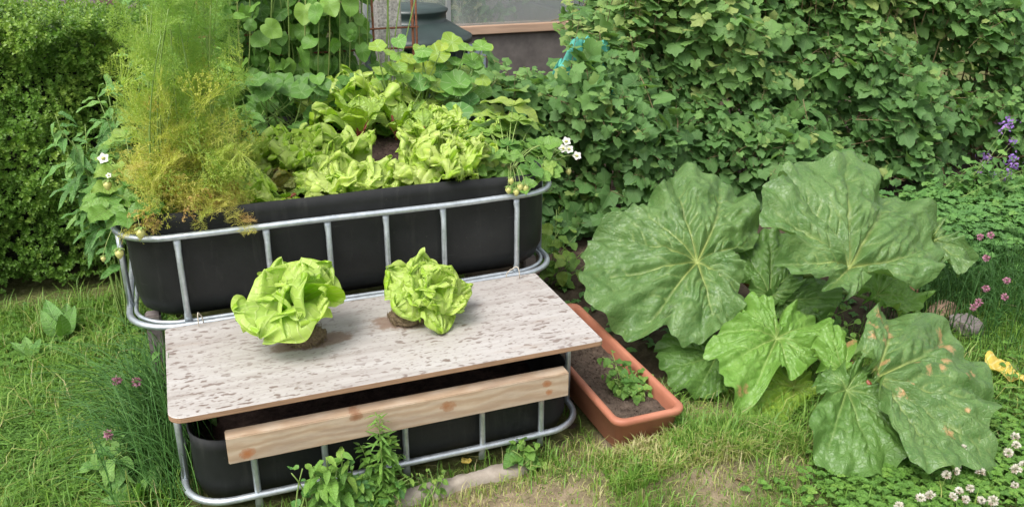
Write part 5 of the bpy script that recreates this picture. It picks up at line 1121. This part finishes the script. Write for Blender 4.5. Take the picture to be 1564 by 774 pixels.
def purple():
    R = np.random.default_rng(191); c = np.array([2.75, .58, 0]); t = thing('purple_flowered_plant', c, 'wild plant with small purple flower spikes at the right edge in front of the currants', 'plant'); S = Soup(); B = Soup(); pr = blade_leaf(62, .4, 3, 2, .3, .3)
    for (px, py, k, w_) in ((1538, 190, 40, .024), (1546, 215, 12, .012), (1544, 258, 44, .026), (1538, 272, 22, .02), (1501, 250, 26, .022), (1510, 238, 14, .02), (1480, 316, 24, .014), (1515, 270, 10, .012), (1550, 245, 20, .02)):
        p = at(px, py, Y=.55); B.tube(bez(c+[R.normal()*.05, 0, 0], [(c[0]+p[0])/2, .58, p[2]*.5], p, 8), .002, .0012, 4, .4)
        F_ = Soup(); d = rv(R, k); F_.add(pr, p+R.normal(size=(k, 3))*w_*[.7, .7, 1], d, rv(R, k), .014, R.random(k)); F_.build('flower_spike', M['petal_purple'], t)
        shoot(S, B, [c[0]+R.normal()*.08, .58, p[2]*.25], p-[0, 0, .03], 14, LP['obov'], .05, .02, R, .05, .45)
        for q_ in range(3): shoot(S, B, [c[0]+R.normal()*.15, .6, .02], [p[0]+R.normal()*.14, .5+R.normal()*.08, p[2]*R.uniform(.4, .85)], 14, LP['obov'], .06, .03, R, .1, .4)
    S.build('foliage', M['broad'], t); B.build('stems', M['stem'], t)
purple()
# ------------------------------------------------------------------ weeds in front and in the trough
c = np.array([at(500, 755, Y=-.5)[0], -.495, 0])
bushy('mint_plant', c, [at(x, y, Y=c[1]+random.uniform(-.03, .01)) for x, y in ((498, 697), (522, 692), (475, 712), (515, 715), (488, 728), (532, 710), (505, 738), (520, 745), (485, 745), (500, 718))], 'mint', 'mint', .05, 'bushy mint plant growing against the low planter front', 221, n=9, tint=.45, pet=.008, t0=.35)
c = np.array([at(580, 745, Y=-.5)[0], -.495, 0])
R = np.random.default_rng(222); tt_ = thing('toadflax_plant', c, 'upright narrow-leaved weed standing in front of the pine beam', 'plant'); S = Soup(); B = Soup()
top = at(577, 632, Y=c[1])
for k, (dx, dz, n_, ls) in enumerate(((0, 1.0, 90, .044), (.03, .72, 40, .036), (-.035, .62, 36, .034), (.055, .5, 30, .034), (-.06, .42, 26, .034), (.075, .32, 22, .034), (-.08, .28, 20, .034))):
    e = c+(top-c)*dz+[dx, R.normal()*.02, 0]; shoot(S, B, c+R.normal(size=3)*[.01, .01, 0], e, n_, LP['needle'] if k == 0 else LP['ovate'], ls, .004, R, .08, .5, out=None, up=.8, sr=.0022, droop=-.15)
S.build('foliage', M['mint'], tt_); B.build('stems', M['stem'], tt_)
bushy('low_weed', (at(555, 750, Y=-.5)[0], -.495, 0), [at(x, y, Y=-.50) for x, y in ((535, 735), (550, 728), (560, 748), (620, 728), (605, 745), (640, 735), (540, 710))], 'nast', 'obov', .028, 'low blue-green weed at the foot of the upright narrow-leaved weed', 223, n=6, tint=.15, pet=.015)
bushy('low_weed', (at(660, 730, Y=-.49)[0], -.49, 0), [at(x, y, Y=-.49) for x, y in ((640, 722), (655, 715), (672, 725), (680, 718))], 'straw', 'obov', .018, 'sparse reddish-green weed on the edging in front of the low planter', 224, n=5, tint=.4, pet=.008)
c = np.array([at(800, 700, Y=-.47)[0], -.47, 0])
bushy('round_leaved_weed', c, [at(x, y, Y=-.47) for x, y in ((783, 688), (800, 672), (815, 690), (792, 682), (825, 680), (806, 695))], 'straw', 'obov', .036, 'round-leaved weed at the right front foot of the low planter', 225, n=5, tint=.2, pet=.02)
bushy('clover_sprout', (at(455, 728, Y=-.5)[0], -.5, 0), [at(x, y, Y=-.5) for x, y in ((445, 722), (462, 715), (470, 732))], 'nast', 'obov', .03, 'blue-green sprout with a faded flower head left of the mint', 226, n=3, tint=.1)
c = at(958, 598, Z=.105)
bushy('potted_plant', c, [at(x, y, Z=z) for x, y, z in ((920, 545, .18), (940, 560, .17), (925, 570, .15), (960, 575, .15), (975, 590, .13), (945, 590, .14), (985, 605, .12), (990, 570, .14), (955, 555, .16), (965, 605, .13), (935, 538, .2), (938, 578, .16), (972, 568, .15))], 'straw', 'obov', .034, 'small green plant with rounded toothed leaves growing in the terracotta trough', 227, n=6, tint=.3, pet=.02)
# lawn weeds
def rosette(px, py, n, L, label, seed, protos='ovate', up=.9, tint=.5, name='dock_plant', tips=None):
    c = at(px, py, Z=0); R = np.random.default_rng(seed); t = thing(name, c, label, 'weed'); S = Soup(); B = Soup()
    for i in range(n): 
        a = i*2.4+R.normal()*.3; d = nrm([math.cos(a), math.sin(a), up*R.uniform(.6, 1.4)]); b = c+d*L*.35; B.tube([c, c+d*L*.2, b], .002, .0015, 4); S.add(LP[protos][i % 3], b[None], d, np.array([R.normal()*.2, -.6, .6])+d*[-.4, -.4, 0], L*R.uniform(.75, 1.1), np.clip(tint+.12*R.normal(), 0, 1))
    S.build('leaves', M['broad'], t); B.build('stems', M['stem'], t)
rosette(98, 525, 5, .11, 'broad-leaved dock in the lawn below the hedge', 231, up=2.2, tint=.75)
rosette(48, 555, 4, .07, 'small dock in the lawn at the left edge', 232, up=2.0, tint=.8)
rosette(215, 768, 6, .085, 'plantain rosette at the bottom left beside the chives', 233, up=1.3, tint=.7)
bushy('woolly_weed', at(180, 735, Z=0), [at(x, y, Z=z) for x, y, z in ((165, 668, .16), (150, 690, .12), (185, 690, .14), (200, 705, .1), (195, 672, .15))], 'broad', 'ovate', .05, 'pale grey-green weed standing in the lawn in front of the chives', 234, n=6, tint=.8)
rosette(942, 750, 6, .035, 'small pale weed rosette in the dry patch of lawn', 235, up=.5, tint=1.0, name='lawn_weed')
rosette(640, 745, 5, .03, 'tiny weed rosette in the grass below the edging', 236, up=.5, tint=.9, name='lawn_weed')
# ------------------------------------------------------------------ stones, bricks, fallen leaves
p = at(1440, 474, Z=.03); rock('flat_brick', (p[0], p[1], .035), (.055, .035, .022), M['brickpale'], 5, None, .2); tag(bpy.data.objects['flat_brick'], 'flat pale orange brick piece beside the grey stone', 'brick')
p = at(1400, 462, Z=.05); rock('broken_brick', (p[0], p[1]+.05, .045), (.05, .04, .04), M['brick'], 6, None, .5); tag(bpy.data.objects['broken_brick'], 'dark red broken brick behind the flat pale brick', 'brick')
p = at(1475, 498, Z=.03); rock('grey_stone', (p[0], p[1], .03), (.045, .045, .038), M['stone'], 9, None, .3); tag(bpy.data.objects['grey_stone'], 'grey brown stone beside the flat brick at the lawn edge', 'stone')
for i, (x, y, s_, l) in enumerate(((1052, 648, .035, 'pale stone at the right front corner of the terracotta trough'), (1110, 648, .018, 'small brown stone in the bare patch left of the rhubarb'), (1545, 560, .022, 'grey pebble above the yellow leaf'))):
    p = at(x, y, Z=.005); rock('pebble', (p[0], p[1], .004), (s_, s_*.7, s_*.4), M['kerb'], 20+i, None, i); tag(bpy.data.objects['pebble' if i == 0 else 'pebble.%03d' % i], l, 'stone')
def curled(name, px, py, s_, mat, label, seed, w_=.4, rot=0.0, lift=.012):
    p = at(px, py, Z=.02); V, F, U = blade_leaf(seed, w_, 14, 10, .1, .1, .02, wav=.05); P2 = V.copy(); P2[:, 2] += .30*np.abs(P2[:, 0])+.22*np.sin(P2[:, 1]*5+seed)*.5+.06*noise(V, 2.0, seed); c_, s2 = math.cos(rot), math.sin(rot)
    V = np.column_stack([P2[:, 0]*c_-P2[:, 1]*s2, P2[:, 0]*s2+P2[:, 1]*c_, P2[:, 2]])*s_; V -= V.mean(0); V[:, 2] -= V[:, 2].min()-.004; V = V+[p[0], p[1], lift]
    tag(link(name, mesh_np(V, F, True, {'tint': np.random.default_rng(seed).random(len(V))*.3+.4}, U), mat), label, 'leaf')
curled('dry_leaf', 1120, 737, .075, M['deadleaf'], 'curled dry brown leaf on the lawn below the rhubarb', 301, rot=1.3)
curled('dry_leaf', 1040, 712, .03, M['deadleaf'], 'little dry leaf in the thin grass above the curled one', 302, rot=.4)
curled('yellow_leaf', 1532, 578, .12, M['yellowleaf'], 'crinkled yellow leaf lying at the right edge of the lawn', 303, .5, -2.3, .02)
curled('yellow_leaf', 712, 712, .032, M['yellowleaf'], 'small yellow leaf standing on the concrete edging', 304, .45, 0.1, .03)
curled('dry_leaf', 1415, 480, .03, M['deadleaf'], 'small dry leaf beside the flat brick', 305, rot=.9)
# ------------------------------------------------------------------ white clover flowers
CLV = [(1470, 684), (1432, 703), (1459, 709), (1461, 719), (1446, 725), (1552, 679), (1550, 666), (1540, 691), (1552, 716), (1550, 740), (1563, 709), (1498, 720), (1482, 745), (1465, 749), (1456, 758), (1475, 762), (1421, 756), (1406, 760), (1499, 763), (1517, 764), (1373, 772)]
R = np.random.default_rng(241); pr = blade_leaf(63, .28, 2, 2, .2, .3); proto_c = None
me_c = []
for v in range(4):
    Q = Soup(); n_ = 90; d = rv(R, n_); d[:, 2] = np.abs(d[:, 2])*1.3-.55; d = nrm(d); Q.add(pr, d*.0035, d, rv(R, n_), .0085*R.uniform(.8, 1.15, n_), np.clip(.75-.9*(d[:, 2] < -.1)*R.random(n_)+.1*R.normal(size=n_), 0, 1)); o = Q.build('head', M['petal_clover'], None); me_c.append(o.data); bpy.data.objects.remove(o)
for i, (px, py) in enumerate(CLV):
    z = R.uniform(.05, .075) if i > 4 else .09
    p = at(px, py, Z=z); t = thing('clover_flower', (p[0], p[1]+.01, 0), 'round white clover flower head standing among the clover by the lower rhubarb leaves', 'flower', 'white clover flowers'); o = bpy.data.objects.new('flower_head', me_c[i % 4]); C.objects.link(o); o.location = Vector(p)-t.location; o.rotation_euler = (R.normal()*.3, R.normal()*.3, R.uniform(0, 6)); s_ = R.uniform(.85, 1.15); o.scale = (s_,)*3; o.parent = t
    B = Soup(); B.tube(bez([p[0], p[1]+.01, 0], [p[0]+.004, p[1]+.01, z*.6], p-[0, 0, .004], 5), .0010, .0009, 4); B.build('stalk', M['stem'], t)
# ------------------------------------------------------------------ lawn grass
def blocked(x, y):
    m = (x > -.52) & (x < .50) & (y > -.425) & (y < 1.0)
    m |= (x > .515) & (x < .72) & (y > -.55) & (y < .13)
    m |= (np.abs(y+.478) < .028) & (x > -.4) & (x < .34)
    m |= (y > 1.12) & (x < .4)
    m |= (soilmask(x, y) > .3)
    return m
def blades(n, xr, yr, hr, seed, wth=.0012, dens=None, lay=.5, tb=.42, ts=.16, flt=None):
    R = np.random.default_rng(seed); x = R.uniform(*xr, n); y = R.uniform(*yr, n); k = ~blocked(x, y)
    # only what can be seen (plus a generous side margin)
    d = np.column_stack([x, y, 0*x])-CAM; zc = d@CF; u = (d@CR)/zc*FPX; v = -(d@CU)/zc*FPX; k &= (np.abs(u) < IW/2+420) & (v < IH/2+260) & (zc > .2)
    P = np.column_stack([x, y]); dr = dryness(x, y); k &= R.random(n) > dr*.2
    cl = noise(P, 5, seed+1)
    if dens is not None: k &= R.random(n) < dens(x, y)
    x, y, dr, cl = x[k], y[k], dr[k], cl[k]; n = len(x); a = R.uniform(0, 6.28, n); h = R.uniform(*hr, n)*(1+.45*cl)*(1-.45*dr); ln = h*np.clip(R.normal(lay, .35, n), 0, 1.6)
    b = np.column_stack([x, y, gz(x, y)-.004]); dv = np.column_stack([np.cos(a), np.sin(a), 0*a]); sv = np.column_stack([-np.sin(a+R.normal(size=n)*.6), np.cos(a), 0*a])*wth*R.uniform(.7, 1.4, n)[:, None]
    m = b+dv*(ln*.3)[:, None]+np.column_stack([0*a, 0*a, h*.62]); e = b+dv*ln[:, None]+np.column_stack([0*a, 0*a, h*np.clip(1-.35*ln/h, .25, 1)])
    V = np.stack([b-sv, b+sv, m+sv*.8, m-sv*.8, e], 1).reshape(-1, 3); i = np.arange(n)*5; F = np.concatenate([np.stack([i, i+1, i+2], 1), np.stack([i, i+2, i+3], 1), np.stack([i+3, i+2, i+4], 1)])
    tint = np.clip(tb+ts*R.normal(size=n)+.12*cl+.35*dr+np.where(R.random(n) < .08, .35, 0), 0, 1); return V, F, np.repeat(tint, 5)
S = Soup()
for args in (dict(n=120000, xr=(-2.6, -.35), yr=(-.9, 1.14), hr=(.018, .055), seed=311, tb=.45),
             dict(n=26000, xr=(-2.2, -.45), yr=(-.4, 1.14), hr=(.06, .12), seed=312, lay=.8, tb=.5, dens=lambda x, y: .5+.5*noise(np.column_stack([x, y]), 2.2, 55)),
             dict(n=150000, xr=(-.7, 3.6), yr=(-1.45, .9), hr=(.014, .042), seed=313, tb=.47),
             dict(n=24000, xr=(-.5, 3.6), yr=(-1.4, .9), hr=(.045, .085), seed=314, lay=.7, tb=.42, dens=lambda x, y: np.clip(.25+noise(np.column_stack([x, y]), 2.5, 56)*.6+.5*(x > 1.0), 0, 1)),
             dict(n=9000, xr=(.6, 3.4), yr=(-.75, -.1), hr=(.05, .11), seed=315, lay=.9, tb=.38),
             dict(n=2500, xr=(-.6, .9), yr=(-.56, -.42), hr=(.03, .08), seed=316, lay=.5, tb=.5),
             dict(n=2500, xr=(1.9, 4.2), yr=(-.9, .2), hr=(.05, .10), seed=317, lay=.6, tb=.4), dict(n=6000, xr=(.45, 1.0), yr=(-.70, -.545), hr=(.03, .075), seed=318, lay=.6, tb=.5)):
    V, F, T = blades(**args); S.raw(V, F, T)
for xr_, yr_, n_, sd_ in (((-2.2, -.45), (-.4, 1.12), 14000, 331), ((-.6, 2.6), (-1.4, -.3), 30000, 332)):
    V, F, T = blades(n_, xr_, yr_, (.004, .012), sd_, wth=.0013, lay=1.0, tb=.84, ts=.1)
    V = V.reshape(-1, 5, 3); d = V[:, 4]-V[:, 0]; V[:, 4, :2] += d[:, :2]*2.2; V[:, 2:4, :2] += d[:, None, :2]*1.0; S.raw(V.reshape(-1, 3), F, T)
tag(S.build('grass', M['grass'], None), 'short lawn grass around the planters, thin and dry in places', 'grass', kind='stuff')
# clover and fine-leaved ground cover
def cover(name, regs, n, size, label, cat, seed, mat, protos, hz, tri=True, free=False):
    R = np.random.default_rng(seed); S = Soup(); P = []
    for (px, py, a, b, k) in regs:
        c = at(px, py, Z=0); q = R.normal(size=(int(n*k), 2))*[a, b]+c[:2]; P.append(q)
    P = np.concatenate(P); P = P if free else P[~blocked(P[:, 0], P[:, 1])]; n = len(P); z = R.uniform(*hz, n); pos = np.column_stack([P, z]); a0 = R.uniform(0, 6.28, n); tt = np.clip(.4+.2*R.normal(size=n), 0, 1)
    for k in range(3 if tri else 1): a = a0+k*2.094; S.add(protos, pos, np.column_stack([np.cos(a), np.sin(a), .15+0*a]), np.column_stack([R.normal(size=n)*.25, R.normal(size=n)*.25-.2, 1+0*a]), size*R.uniform(.7, 1.2, n), tt)
    tag(S.build(name, M[mat], None), label, cat, kind='stuff')
cover('clover', [(1480, 745, .22, .10, .35), (1545, 700, .15, .12, .25), (1400, 765, .15, .06, .2), (1330, 735, .10, .05, .1), (1500, 600, .2, .1, .1)], 3000, .014, 'low patch of clover leaves in the lawn by the lower rhubarb leaves', 'clover', 321, 'mint', LP['obov'][0], (.02, .055))
cover('yarrow', [(60, 690, .16, .12, .5), (40, 620, .2, .14, .3), (120, 740, .1, .08, .2)], 3200, .022, 'feathery low ground cover in the lawn at the bottom left', 'ground cover', 322, 'mint', LP['needle'][0], (.015, .05))
cover('lawn_weeds', [(80, 580, .4, .25, .6), (150, 520, .3, .2, .4)], 1500, .018, 'small creeping weeds between the grass on the left lawn', 'ground cover', 323, 'mint', LP['obov'][1], (.01, .035))
cover('undergrowth', [(1500, 360, .28, .16, .5), (1430, 400, .2, .10, .25), (1560, 340, .3, .15, .4)], 2600, .034, 'mixed low undergrowth between the currants and the chives at the right edge', 'undergrowth', 324, 'broad', LP['obov'][2], (.02, .17), True, True)
cover('bed_seedlings', [(1160, 480, .25, .12, .5), (1380, 440, .2, .12, .4), (930, 470, .10, .16, .15)], 260, .022, 'scattered weed seedlings on the bare soil around the rhubarb', 'ground cover', 325, 'broad', LP['obov'][1], (.015, .04), True, True)
